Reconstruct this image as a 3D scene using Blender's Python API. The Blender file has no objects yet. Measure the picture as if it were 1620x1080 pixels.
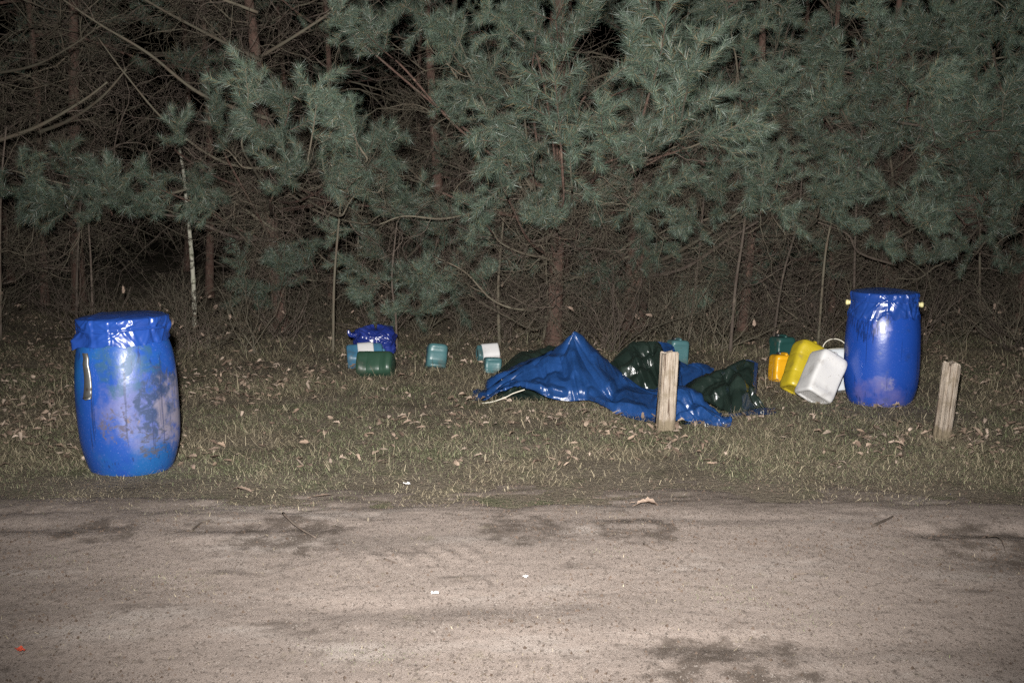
import bpy, math, random
import numpy as np
from mathutils import Vector, Matrix, Euler

# ------------------------------------------------------------------ camera, night sky, flash, exposure
random.seed(7); rng = np.random.default_rng(11)
sc = bpy.context.scene
COL = sc.collection
CAM_H, FPX, HORIZON = 1.4, 1800.0, 290.0
PITCH = math.atan((540 - HORIZON) / FPX)
cd = bpy.data.cameras.new('camera'); cam = bpy.data.objects.new('camera', cd); COL.objects.link(cam)
cd.sensor_width = 36; cd.lens = FPX / 1620 * 36; cd.clip_start = .05; cd.clip_end = 500
cam.location = (0, 0, CAM_H); cam.rotation_euler = (math.pi / 2 - PITCH, 0, 0)
sc.camera = cam

w = bpy.data.worlds.new('World'); sc.world = w; w.use_nodes = True
wn = w.node_tree.nodes; sky = wn.new('ShaderNodeTexSky'); sky.sky_type = 'NISHITA'; sky.sun_disc = False
sky.sun_elevation = math.radians(-4); sky.sun_rotation = math.radians(160)
w.node_tree.links.new(sky.outputs[0], wn['Background'].inputs[0]); wn['Background'].inputs[1].default_value = .005

# the photographer's flash: the one lamp that lit the place
ld = bpy.data.lights.new('camera_flash', 'SPOT'); fl = bpy.data.objects.new('camera_flash', ld); COL.objects.link(fl)
ld.energy = 5900; ld.color = (1, .965, .925); ld.spot_size = math.radians(84); ld.spot_blend = 1.0; ld.shadow_soft_size = .05
fl.location = (-.06, -.05, CAM_H + .24)
fl.rotation_euler = (math.pi / 2 + math.radians(3.4), 0, math.radians(-1))

sc.view_settings.view_transform = 'Standard'; sc.view_settings.look = 'None'
sc.view_settings.gamma = 1; sc.view_settings.use_curve_mapping = False; sc.view_settings.exposure = 0.0
sc.cycles.max_bounces = 4; sc.cycles.diffuse_bounces = 2; sc.cycles.transparent_max_bounces = 6
sc.cycles.use_denoising = False; sc.cycles.sample_clamp_direct = 3; sc.cycles.adaptive_threshold = .03

# ------------------------------------------------------------------ helpers
cp, sp = math.cos(PITCH), math.sin(PITCH)
def P(px, py, Y):
    """world point seen at a pixel of the photograph, at distance Y in front of the camera"""
    u, v = (px - 810) / FPX, -(py - 540) / FPX
    d = np.array((u, cp + v * sp, -sp + v * cp)); return d * (Y / d[1]) + np.array((0, 0, CAM_H))
def GY(py):
    v = -(py - 540) / FPX
    return -CAM_H / (-sp + v * cp) * (cp + v * sp)
def G(px, py):
    return P(px, py, GY(py))

def _hash(i, j, s):
    n = (i * 374761393 + j * 668265263 + s * 974634777) & 0xffffffff
    n = ((n ^ (n >> 13)) * 1274126177) & 0xffffffff
    return ((n ^ (n >> 16)) & 0xffff) / 65535.0
def vnoise(x, y, s=0):
    x = np.asarray(x, float); y = np.asarray(y, float)
    i = np.floor(x).astype(np.int64); j = np.floor(y).astype(np.int64)
    u = x - i; v = y - j; u = u * u * (3 - 2 * u); v = v * v * (3 - 2 * v)
    return (_hash(i, j, s) * (1 - u) + _hash(i + 1, j, s) * u) * (1 - v) + (_hash(i, j + 1, s) * (1 - u) + _hash(i + 1, j + 1, s) * u) * v
def fbm(x, y, s=0, o=4):
    r = 0; a = .5
    for k in range(o):
        r = r + a * vnoise(np.asarray(x) * 2 ** k, np.asarray(y) * 2 ** k, s + k); a *= .5
    return r
def sstep(a, b, x):
    t = np.clip((np.asarray(x, float) - a) / (b - a), 0, 1); return t * t * (3 - 2 * t)

def edge_y(x):                       # where the sandy track gives way to the verge
    return 4.98 + .10 * np.sin(np.asarray(x) * 1.3 + .5) + .42 * (fbm(np.asarray(x) * 1.1, 3.3, 5) - .5)
def gz(x, y):
    x = np.asarray(x, float); y = np.asarray(y, float)
    z = .05 * (fbm(x * .8, y * .8, 21) - .47) * sstep(4.6, 6, y) + .03 * (fbm(x * 3, y * 3, 31, 3) - .44) * sstep(4.9, 5.6, y)
    z = z + .18 * sstep(9.5, 16, y) - .12 * (1 - sstep(4.2, 4.75, y))
    return z
def track_z(x, y):
    x = np.asarray(x, float); y = np.asarray(y, float)
    z = .010 * (fbm(x * 1.7, y * 2.2, 41) - .47) + .0035 * (fbm(x * 9, y * 9, 43, 3) - .44) + .0025 * (vnoise(x * 38, y * 38, 45) - .5)
    def rut(yc, wdt, dep, x0, x1, s):
        m = sstep(x0, x0 + .3, x) * (1 - sstep(x1 - .3, x1, x))
        yy = y - yc - .10 * (fbm(x * 1.1, 0.5, s) - .5)
        a = .35 + .65 * sstep(.35, .6, fbm(x * 2.3, 7.7, s + 3))
        return -dep * m * a * np.exp(-(yy / wdt) ** 2) + dep * .55 * m * a * np.exp(-((yy + 2.0 * wdt) / wdt) ** 2)
    z = z + .5 * rut(4.50, .07, .030, -1.5, -.5, 1) + .5 * rut(4.52, .07, .030, -2.4, -1.5, 2) + .6 * rut(4.44, .08, .036, 1.45, 3.2, 3)
    z = z + .25 * rut(4.62, .06, .022, .1, 1.7, 4) + rut(3.30, .08, .012, .2, 1.6, 5) + rut(3.62, .08, .008, -.9, .4, 6)
    # tyre tread, faint, running along the track
    z = z + .005 * (np.sin((x + y * .6) * 62) > .2) * np.exp(-((y - 4.18 - .05 * x) / .12) ** 2) * sstep(-.75, -.5, x) * (1 - sstep(-.2, 0, x))
    return z - .03 * sstep(edge_y(x) - .30, edge_y(x) + .35, y + .9 * (fbm(x * 2.6, y * 5.5, 51, 5) - .47)) + .012

class MB:
    def __init__(s): s.V = []; s.F = []; s.C = []; s.n = 0
    def add(s, V, F, c=None):
        V = np.asarray(V, float); F = np.asarray(F, np.int64)
        s.V.append(V); s.F.append(F + s.n); s.n += len(V)
        if c is not None: s.C.append(np.broadcast_to(np.asarray(c, float), (len(V), 3)))
        return s
    def build(s, name, mat, parent=None, smooth=True, loc=None, rot=None):
        me = make_mesh(name, s, mat, smooth); return link(name, me, parent, loc, rot)
def make_mesh(name, s, mat, smooth=True):
    me = bpy.data.meshes.new(name); V = np.concatenate(s.V)
    me.vertices.add(len(V)); me.vertices.foreach_set('co', V.ravel().astype(np.float32))
    li = np.concatenate([f.ravel() for f in s.F]); lt = np.concatenate([np.full(len(f), f.shape[1]) for f in s.F])
    me.loops.add(len(li)); me.loops.foreach_set('vertex_index', li.astype(np.int32))
    me.polygons.add(len(lt)); me.polygons.foreach_set('loop_start', np.concatenate(([0], np.cumsum(lt)[:-1])).astype(np.int32))
    me.polygons.foreach_set('loop_total', lt.astype(np.int32))
    me.polygons.foreach_set('use_smooth', np.full(len(lt), smooth))
    if s.C:
        a = me.color_attributes.new('Col', 'FLOAT_COLOR', 'POINT'); C = np.concatenate(s.C)
        a.data.foreach_set('color', np.concatenate([C, np.ones((len(C), 1))], 1).ravel().astype(np.float32))
    me.update(calc_edges=True); me.materials.append(mat); return me
def link(name, me, parent=None, loc=None, rot=None):
    o = bpy.data.objects.new(name, me); COL.objects.link(o); o.parent = parent
    if loc is not None: o.location = tuple(loc)
    if rot is not None: o.rotation_euler = rot
    return o
def tag(o, label, cat, group=None):
    o['label'] = label; o['category'] = cat
    if group: o['group'] = group
    return o
def thing(name, label, cat, loc=(0, 0, 0), rot=None, group=None):
    return tag(link(name, None, None, loc, rot), label, cat, group)

def grid_faces(nr, nc, wrap=False):
    i, j = np.meshgrid(np.arange(nr - 1), np.arange(nc if wrap else nc - 1), indexing='ij')
    a = i * nc + j; b = i * nc + (j + 1) % nc
    return np.stack([a, b, b + nc, a + nc], -1).reshape(-1, 4)
def tube(mb, pts, rad, sides=5, c=None, cap=True):
    pts = np.asarray(pts, float); n = len(pts); rad = np.broadcast_to(rad, (n,))
    t = np.gradient(pts, axis=0); t /= np.linalg.norm(t, axis=1)[:, None] + 1e-9
    ref = np.array((0, 0, 1.)) if abs(t[0][2]) < .9 else np.array((1., 0, 0))
    u = np.cross(t, ref); u /= np.linalg.norm(u, axis=1)[:, None] + 1e-9; v = np.cross(t, u)
    a = np.arange(sides) * 2 * math.pi / sides
    V = pts[:, None] + rad[:, None, None] * (np.cos(a)[None, :, None] * u[:, None] + np.sin(a)[None, :, None] * v[:, None])
    mb.add(V.reshape(-1, 3), grid_faces(n, sides, True), c)
    if cap and sides > 3:
        k = mb.n - n * sides
        mb.F.append(np.array([[k + i for i in range(sides)][::-1]])); mb.F.append(np.array([[k + (n - 1) * sides + i for i in range(sides)]]))
def smooth_path(pts, m=8):
    pts = np.asarray(pts, float); n = len(pts); out = []
    p = np.concatenate([[2 * pts[0] - pts[1]], pts, [2 * pts[-1] - pts[-2]]])
    for i in range(n - 1):
        for t in np.linspace(0, 1, m, endpoint=False):
            a, b, c, d = p[i:i + 4]
            out.append(.5 * (2 * b + (c - a) * t + (2 * a - 5 * b + 4 * c - d) * t * t + (3 * b - a - 3 * c + d) * t ** 3))
    out.append(pts[-1]); return np.array(out)

# ------------------------------------------------------------------ materials
def material(name, base, rough=.6, spec=.4, layers=(), bump=None, attr=False, rnd=0, metal=0, coat=0, trans=0, bump2=None):
    """layers: dicts scale,col,lo,hi[,stretch,center,rad,detail,amt,rough,dist] mixed over base by noise"""
    m = bpy.data.materials.new(name); m.use_nodes = True; nt = m.node_tree; N = nt.nodes; L = nt.links
    b = N['Principled BSDF']; b.inputs['Roughness'].default_value = rough; b.inputs['Specular IOR Level'].default_value = spec
    b.inputs['Metallic'].default_value = metal; b.inputs['Coat Weight'].default_value = coat; b.inputs['Transmission Weight'].default_value = trans
    tc = N.new('ShaderNodeTexCoord'); co = tc.outputs['Object']
    def math_(op, a, bb):
        n = N.new('ShaderNodeMath'); n.operation = op; n.use_clamp = True
        for k, x in enumerate((a, bb)):
            if hasattr(x, 'is_linked'): L.new(x, n.inputs[k])
            else: n.inputs[k].default_value = x
        return n.outputs[0]
    def noise(sc_, det=4, stretch=(1, 1, 1), dist=0):
        mp = N.new('ShaderNodeMapping'); L.new(co, mp.inputs[0]); mp.inputs['Scale'].default_value = stretch
        n = N.new('ShaderNodeTexNoise'); L.new(mp.outputs[0], n.inputs['Vector']); n.inputs['Scale'].default_value = sc_
        n.inputs['Detail'].default_value = det; n.inputs['Roughness'].default_value = .62; n.inputs['Distortion'].default_value = dist
        return n.outputs[0]
    def mrange(x, a, c, lo=0, hi=1):
        n = N.new('ShaderNodeMapRange'); n.interpolation_type = 'SMOOTHSTEP'; L.new(x, n.inputs[0])
        for k, q in enumerate((a, c, lo, hi)): n.inputs[k + 1].default_value = q
        return n.outputs[0]
    if attr:
        at = N.new('ShaderNodeVertexColor'); at.layer_name = 'Col'; cur = at.outputs[0]
    else:
        r = N.new('ShaderNodeRGB'); r.outputs[0].default_value = (*base, 1); cur = r.outputs[0]
    rcur = None
    for l in layers:
        f = mrange(noise(l['scale'], l.get('detail', 4), l.get('stretch', (1, 1, 1)), l.get('dist', 0)), l['lo'], l['hi'])
        if 'center' in l:
            vm = N.new('ShaderNodeVectorMath'); vm.operation = 'DISTANCE'; L.new(co, vm.inputs[0]); vm.inputs[1].default_value = l['center']
            q = mrange(vm.outputs['Value'], l['rad'] * .45, l['rad'], .33, 0)
            f0 = noise(l['scale'], l.get('detail', 4), l.get('stretch', (1, 1, 1)), l.get('dist', 0))
            ad = math_('ADD', f0, q); f = mrange(ad, l['lo'], l['hi'])
        if 'ygrad' in l:
            sx_ = N.new('ShaderNodeSeparateXYZ'); L.new(co, sx_.inputs[0]); nz_ = noise(l['scale'], 7, l.get('stretch', (1, 1, 1)))
            ad_ = N.new('ShaderNodeMath'); ad_.operation = 'MULTIPLY_ADD'; L.new(nz_, ad_.inputs[0]); ad_.inputs[1].default_value = l['wob']; L.new(sx_.outputs[1], ad_.inputs[2])
            f = mrange(ad_.outputs[0], l['ygrad'][0] + l['wob'] * .5, l['ygrad'][1] + l['wob'] * .5)
        f = math_('MULTIPLY', f, l.get('amt', 1.0))
        mx = N.new('ShaderNodeMix'); mx.data_type = 'RGBA'; L.new(f, mx.inputs[0]); L.new(cur, mx.inputs[6])
        mx.inputs[7].default_value = (*l['col'], 1); cur = mx.outputs[2]
        if 'rough' in l:
            mr = N.new('ShaderNodeMix'); mr.data_type = 'FLOAT'; L.new(f, mr.inputs[0])
            if rcur is None: mr.inputs[2].default_value = rough
            else: L.new(rcur, mr.inputs[2])
            mr.inputs[3].default_value = l['rough']; rcur = mr.outputs[0]
    if rcur is not None: L.new(rcur, b.inputs['Roughness'])
    if rnd:
        oi = N.new('ShaderNodeObjectInfo'); hs = N.new('ShaderNodeHueSaturation')
        mv = N.new('ShaderNodeMapRange'); L.new(oi.outputs['Random'], mv.inputs[0]); mv.inputs[3].default_value = 1 - rnd; mv.inputs[4].default_value = 1 + rnd
        L.new(mv.outputs[0], hs.inputs['Value']); L.new(cur, hs.inputs['Color']); cur = hs.outputs[0]
    L.new(cur, b.inputs['Base Color'])
    prev = None
    for bp in (bump, bump2):
        if bp:
            bn = N.new('ShaderNodeBump'); bn.inputs['Strength'].default_value = bp[1]; bn.inputs['Distance'].default_value = bp[2]
            L.new(noise(bp[0], bp[5] if len(bp) > 5 else 5, bp[3] if len(bp) > 3 else (1, 1, 1), bp[4] if len(bp) > 4 else 0), bn.inputs['Height'])
            if prev is not None: L.new(prev, bn.inputs['Normal'])
            prev = bn.outputs[0]
    if prev is not None: L.new(prev, b.inputs['Normal'])
    return m

PATCH = [G(460, 848), G(150, 845), G(1590, 868), G(830, 842), G(1010, 845), G(1150, 1050)]     # centres of the dark ragged spots on the track
SAND = material('track_sand', (.285, .237, .208), .95, .1, [
    dict(scale=.9, col=(.17, .143, .126), lo=.48, hi=.66, detail=7, stretch=(.55, 1.2, 1), amt=.9),
    dict(scale=2.2, col=(.36, .318, .288), lo=.52, hi=.70, detail=7, stretch=(.6, 1.3, 1), amt=.8),
    dict(scale=3.6, col=(.11, .091, .079), lo=.58, hi=.70, detail=9, stretch=(.5, 1.5, 1), amt=.8),
    dict(scale=7, col=(.19, .17, .11), lo=.60, hi=.74, detail=8, amt=.45),
    dict(scale=2.5, col=(.115, .094, .078), lo=0, hi=1, ygrad=(4.55, 5.05), wob=.9, amt=.85),
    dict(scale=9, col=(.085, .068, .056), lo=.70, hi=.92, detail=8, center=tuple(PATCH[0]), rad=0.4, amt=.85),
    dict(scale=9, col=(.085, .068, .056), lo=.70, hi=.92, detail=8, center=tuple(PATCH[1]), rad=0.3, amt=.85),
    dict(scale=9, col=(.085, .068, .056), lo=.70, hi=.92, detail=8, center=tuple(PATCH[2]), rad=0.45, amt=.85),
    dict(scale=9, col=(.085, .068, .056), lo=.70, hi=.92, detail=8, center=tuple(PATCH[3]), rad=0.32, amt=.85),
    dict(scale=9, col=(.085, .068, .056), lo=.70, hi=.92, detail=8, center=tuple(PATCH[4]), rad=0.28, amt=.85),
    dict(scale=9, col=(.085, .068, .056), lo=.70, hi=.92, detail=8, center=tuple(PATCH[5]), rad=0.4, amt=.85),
    dict(scale=34, col=(.115, .094, .080), lo=.55, hi=.68, detail=8, stretch=(1, .6, 1), amt=.6),
    dict(scale=90, col=(.085, .070, .060), lo=.56, hi=.64, detail=6, stretch=(1, .5, 1), amt=.75),
    dict(scale=230, col=(.085, .070, .060), lo=.56, hi=.64, detail=4, stretch=(1, .5, 1), amt=.7),
    dict(scale=160, col=(.47, .425, .385), lo=.58, hi=.68, detail=4, stretch=(1, .5, 1), amt=.6)],
    bump=(240, .5, .006))
SOIL = material('verge_soil', (.165, .14, .108), .97, .1, [
    dict(scale=3, col=(.105, .088, .066), lo=.45, hi=.7, detail=7),
    dict(scale=9, col=(.17, .14, .105), lo=.5, hi=.75, detail=7),
    dict(scale=60, col=(.20, .165, .125), lo=.55, hi=.75, detail=5, amt=.7),
    dict(scale=120, col=(.06, .05, .04), lo=.55, hi=.68, detail=5, amt=.7),
    dict(scale=3.2, col=(.100, .112, .058), lo=.50, hi=.70, detail=6, amt=.7)],
    bump=(40, .9, .03), bump2=(170, .6, .01))
BLADES = material('grass_blades', (.1, .1, .05), .7, .25, attr=True)
BARK_RED = material('pine_bark', (.085, .053, .042), .9, .2, [
    dict(scale=22, col=(.06, .04, .032), lo=.48, hi=.62, detail=6, stretch=(1, 1, .45)),
    dict(scale=30, col=(.19, .12, .09), lo=.55, hi=.72, detail=5, stretch=(1, 1, .5), amt=.8),
    dict(scale=8, col=(.10, .10, .08), lo=.52, hi=.7, amt=.6)], bump=(26, 1.0, .02, (1, 1, .45)), rnd=.15)
BARK_GREY = material('twig_bark', (.096, .078, .064), .9, .2, [
    dict(scale=14, col=(.07, .052, .043), lo=.45, hi=.65, detail=5),
    dict(scale=20, col=(.16, .135, .105), lo=.55, hi=.7, amt=.7)], rnd=.35)
BARK_GREEN = material('mossy_twig_bark', (.100, .090, .067), .9, .2, [
    dict(scale=10, col=(.10, .08, .06), lo=.45, hi=.65, detail=5)], rnd=.3)
BARK_BIRCH = material('birch_bark', (.36, .35, .29), .85, .2, [
    dict(scale=14, col=(.06, .055, .045), lo=.5, hi=.58, detail=4, stretch=(.4, .4, 1)),
    dict(scale=5, col=(.20, .23, .14), lo=.5, hi=.7, amt=.7)])
NEEDLES = material('pine_needles', (.1, .13, .1), .42, .5, attr=True, rnd=.30)
DEADLEAF = material('oak_leaf', (.25, .188, .148), .85, .2, [
    dict(scale=35, col=(.16, .095, .065), lo=.5, hi=.75, amt=.8),
    dict(scale=18, col=(.38, .30, .245), lo=.55, hi=.75, amt=.6)], rnd=.4)
LITTER = material('leaf_litter', (.2, .13, .09), .85, .2, attr=True)
WOOD = material('weathered_post_wood', (.27, .228, .185), .85, .2, [
    dict(scale=20, col=(.19, .145, .105), lo=.45, hi=.68, detail=7, stretch=(3.5, 3.5, .22)),
    dict(scale=46, col=(.38, .335, .285), lo=.5, hi=.7, detail=5, stretch=(3, 3, .15)),
    dict(scale=30, col=(.085, .06, .045), lo=.56, hi=.63, detail=6, stretch=(3.2, 3.2, .10)),
    dict(scale=9, col=(.16, .13, .09), lo=.5, hi=.7, center=(0, 0, 0), rad=.16)],
    bump=(36, 1.0, .01, (3.2, 3.2, .12)))
DB = (.011, .050, .235)
DRUM_LEFT = material('drum_plastic_worn', DB, .32, .5, [
    dict(scale=3, col=(.010, .072, .225), lo=.45, hi=.65),
    dict(scale=11, col=(.105, .105, .205), lo=.58, hi=.95, center=(.06, -.24, .33), rad=.28, detail=7, rough=.75, amt=.6),
    dict(scale=15, col=(.012, .055, .10), lo=.72, hi=.92, center=(.0, -.24, .56), rad=.26, detail=8, dist=.6, rough=.6, amt=.8),
    dict(scale=18, col=(.018, .035, .09), lo=.68, hi=.82, center=(.17, -.17, .36), rad=.24, detail=8, dist=.8, rough=.7),
    dict(scale=14, col=(.16, .145, .19), lo=.66, hi=.92, center=(.24, -.05, .3), rad=.3, detail=8, rough=.85, amt=.85),
    dict(scale=26, col=(.055, .05, .075), lo=.80, hi=.95, center=(-.06, -.23, .28), rad=.16, detail=8, dist=1.2, rough=.8, amt=.9),
    dict(scale=30, col=(.13, .10, .085), lo=.84, hi=.98, center=(.03, -.24, .285), rad=.08, detail=6, rough=.85),
    dict(scale=24, col=(.04, .045, .07), lo=.78, hi=.92, center=(.12, -.21, .17), rad=.15, detail=7, stretch=(1, 1, 2.6), dist=.8, rough=.8),
    dict(scale=60, col=(.012, .022, .07), lo=.63, hi=.68, detail=2, stretch=(1, 1, .02), amt=.65),
    dict(scale=120, col=(.14, .17, .42), lo=.6, hi=.7, detail=3, amt=.3)],
    bump=(7, .14, .02), bump2=(90, .08, .004))
DRUM_RIGHT = material('drum_plastic_clean', (.010, .046, .25), .27, .5, [
    dict(scale=3, col=(.010, .042, .23), lo=.45, hi=.65),
    dict(scale=9, col=(.08, .075, .22), lo=.6, hi=.95, center=(.0, -.24, .05), rad=.24, detail=6, rough=.7, amt=.7),
    dict(scale=40, col=(.20, .19, .24), lo=.74, hi=1.0, center=(.05, -.235, .17), rad=.08, detail=7, rough=.8, amt=.45),
    dict(scale=14, col=(.20, .20, .42), lo=.72, hi=.95, center=(.0, -.23, .52), rad=.10, detail=7, rough=.7, amt=.6),
    dict(scale=34, col=(.006, .016, .07), lo=.80, hi=.86, detail=4, stretch=(2.6, 2.6, .16), center=(-.10, -.2, .60), rad=.26, amt=.8),
    dict(scale=30, col=(.006, .020, .10), lo=.64, hi=.69, detail=2, stretch=(1.3, 1.3, .02), amt=.7),
    dict(scale=13, col=(.012, .03, .10), lo=.55, hi=.75, detail=9, rough=.6, amt=.55),
    dict(scale=120, col=(.10, .14, .45), lo=.6, hi=.7, detail=3, amt=.3)],
    bump=(8, .10, .02), bump2=(90, .06, .004))
FILM = material('blue_plastic_film', (.011, .042, .20), .25, .6, [dict(scale=6, col=(.011, .036, .17), lo=.45, hi=.65, detail=6)], bump=(10, .22, .02, (1, 1, .6), 1.5, 1))
TARP = material('blue_tarpaulin', (.010, .038, .128), .29, .5, [
    dict(scale=5, col=(.007, .027, .090), lo=.45, hi=.65, detail=6),
    dict(scale=300, col=(.02, .08, .26), lo=.5, hi=.65, detail=2, amt=.35)], bump=(26, .22, .012, (1, 1, 1), 1.0, 2), bump2=(220, .25, .003))
TARP_DARK = material('dark_green_tarpaulin', (.010, .017, .014), .24, .8, [
    dict(scale=6, col=(.016, .026, .021), lo=.5, hi=.7, detail=6)], bump=(26, .25, .012, (1, 1, 1), 1.0, 2))
METAL = material('galvanised_metal', (.30, .30, .29), .35, .5, [dict(scale=12, col=(.07, .06, .055), lo=.45, hi=.65, rough=.7)], metal=.85)
ROPE = material('pale_rope', (.55, .52, .44), .9, .1)
def plastic(name, c, dark=.5, dirt=(.06, .055, .04), amt=.75, rough=.38):
    return material(name, c, rough, .5, [
        dict(scale=4, col=tuple(x * dark for x in c), lo=.45, hi=.7, detail=6),
        dict(scale=9, col=dirt, lo=.53, hi=.72, detail=9, rough=.8, amt=amt),
        dict(scale=60, col=dirt, lo=.64, hi=.72, detail=3, amt=.5)], bump=(14, .2, .01))
C_WHITE = plastic('white_can_plastic', (.50, .497, .495), .86, (.17, .15, .13), .75)
C_PALE = plastic('pale_can_plastic', (.50, .53, .56), .85, (.22, .21, .2), .5)
C_YELLOW = plastic('yellow_can_plastic', (.38, .295, .016), .85, (.12, .09, .03), .6)
C_ORANGE = plastic('orange_can_plastic', (.58, .295, .008), .85, (.20, .11, .02), .5)
C_TEAL = plastic('teal_can_plastic', (.052, .125, .135), .7)
C_TEALDARK = plastic('dark_teal_can_plastic', (.014, .055, .05), .7)
C_GREEN = plastic('green_can_plastic', (.020, .05, .032), .7)
C_BLUE = plastic('blue_can_plastic', (.045, .14, .23), .7)
C_LABEL = plastic('paper_label', (.52, .52, .52), .85, (.3, .28, .26), .4, .8)
C_BLACK = plastic('black_cap_plastic', (.015, .015, .016), .7)
C_PEG = plastic('cream_peg_plastic', (.55, .50, .25), .8)
SACKM = material('dark_blue_sack', (.012, .024, .15), .25, .6, [dict(scale=8, col=(.03, .05, .24), lo=.5, hi=.7)], bump=(14, .8, .03, (1, 1, 1), 1.4, 1))
PAPER = material('white_paper', (.85, .85, .85), .8, .2)
REDM = material('red_scrap', (.55, .09, .05), .6, .3)
CRUMB = material('soil_crumb', (.075, .056, .044), .95, .1, rnd=.0)

# ------------------------------------------------------------------ the ground
def sheet(name, xs, ys, zf, mat):
    X, Y = np.meshgrid(xs, ys); mb = MB(); mb.add(np.stack([X, Y, zf(X, Y)], -1).reshape(-1, 3), grid_faces(len(ys), len(xs)))
    o = mb.build(name, mat); o['kind'] = 'structure'; return o
def axis(parts): return np.concatenate([np.linspace(a, b, n, endpoint=False) for a, b, n in parts] + [[parts[-1][1]]])
sheet('ground', axis([(-120, -10, 30), (-10, -6, 30), (-6, 6, 300), (6, 10, 30), (10, 120, 30)]),
      axis([(-60, 0, 12), (0, 4.4, 20), (4.4, 9.6, 200), (9.6, 16, 80), (16, 160, 40)]), gz, SOIL)
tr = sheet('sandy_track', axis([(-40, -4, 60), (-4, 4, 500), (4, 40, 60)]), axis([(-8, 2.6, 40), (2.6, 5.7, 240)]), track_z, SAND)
def ground_z(x, y): return np.maximum(gz(x, y), np.where(np.asarray(y) < 5.7, track_z(x, y), -9))

# ------------------------------------------------------------------ grass on the verge (uncountable)
def blades(n, ymin, ymax, keep, length, width, tilt, cols, seed, name, label, cat):
    r = np.random.default_rng(seed)
    y = ymin + (ymax - ymin) * r.random(n) ** 1.35; x = (r.random(n) * 2 - 1) * (y * .50 + .5)
    k = r.random(n) < keep(x, y); x, y = x[k], y[k]; n = len(x); z = ground_z(x, y)
    az = r.random(n) * 2 * math.pi; tl = np.radians(np.clip(r.normal(tilt[0], tilt[1], n), 5, 88)); L = length * (.5 + r.random(n)) * (.4 + .6 * sstep(-.1, .9, y - edge_y(x)) if ymin > 4 else 1)
    wd = width * (.6 + .8 * r.random(n)); d = np.stack([np.cos(az), np.sin(az), 0 * az], -1); up = np.array((0, 0, 1.))
    side = np.stack([-np.sin(az + r.normal(0, .6, n)), np.cos(az), 0 * az], -1) * wd[:, None] * .5
    b = np.stack([x, y, z - .004], -1); bend = .55 + .6 * r.random(n)
    m = b + (d * np.sin(tl * bend)[:, None] + up * np.cos(tl * bend)[:, None]) * (L * .55)[:, None]
    t2 = np.minimum(tl * 1.3, 1.62)
    t = m + (d * np.sin(t2)[:, None] + up * np.cos(t2)[:, None]) * (L * .45)[:, None]
    t[:, 2] = np.maximum(t[:, 2], z + .003)
    V = np.stack([b - side, b + side, m + side * .8, m - side * .8, t], 1).reshape(-1, 3)
    i = np.arange(n) * 5; mb = MB()
    ci = r.integers(0, len(cols), n); c = np.array(cols)[ci] * (.65 + .7 * r.random(n))[:, None]
    mb.add(V, np.stack([i, i + 1, i + 2, i + 3], -1)); mb.F.append(np.stack([i + 3, i + 2, i + 4], -1)); mb.C.append(np.repeat(c, 5, 0))
    o = mb.build(name, BLADES, smooth=False); o['kind'] = 'stuff'; tag(o, label, cat); return o
def into(x, y, s=0): return sstep(edge_y(x) - .30, edge_y(x) + .50, y + .7 * (fbm(x * 3, y * 3, 61 + s) - .47))
GREENS = [(.145, .165, .085), (.12, .142, .072), (.18, .19, .11), (.23, .22, .145)]
STRAWS = [(.29, .25, .17), (.23, .195, .132), (.37, .32, .225), (.16, .13, .09), (.25, .215, .145)]
blades(230000, 4.75, 10.5, lambda x, y: into(x, y) * sstep(.34, .56, fbm(x * 1.6, y * 1.8, 71) - .03 * (y - 6)) * .95 + .04 * (y > 5.2), .036, .0018, (70, 15), GREENS, 3,
       'verge_grass', 'short green winter grass covering the verge', 'grass')
blades(330000, 4.75, 12.5, lambda x, y: into(x, y, 3) * (.25 + .75 * sstep(.38, .56, fbm(x * 2.1, y * 2.4, 81))), .095, .0018, (85, 5), STRAWS, 4,
       'dry_grass', 'matted straw coloured dead grass on the verge', 'grass')
blades(8000, 7.6, 12.5, lambda x, y: sstep(.46, .62, fbm(x * 1.3, y * 1.3, 91)) * .9, .14, .0026, (55, 18), STRAWS + GREENS[2:], 5,
       'tall_dry_grass', 'taller dry grass stalks under the pines', 'grass')
def on_track(x, y):
    s = 0
    for (px, py, r) in ((100, 888, .13), (255, 920, .17), (970, 878, .10), (580, 1040, .15), (1150, 945, .16), (15, 930, .10), (300, 815, .14), (1270, 985, .1)):
        g = G(px, py); s = s + .9 * np.exp(-(((x - g[0]) / r) ** 2 + ((y - g[1]) / (r * .7)) ** 2) * 1.5)
    return np.clip(s, 0, 1) * .8 + .004
blades(90000, 2.9, 5.2, on_track, .013, .0016, (60, 20), GREENS[2:] + STRAWS[:1] + [(.14, .17, .08)], 6, 'track_grass', 'sparse tiny green grass sprouting from the sandy track', 'grass')

blades(9000, 2.9, 5.2, lambda x, y: .25 + .75 * sstep(.45, .6, fbm(x * 1.5, y * 3, 131)), .030, .0015, (87, 2), STRAWS + [(.08, .06, .045)] * 3, 8, 'track_debris', 'loose straw bits and needles strewn on the sandy track', 'debris')
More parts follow.
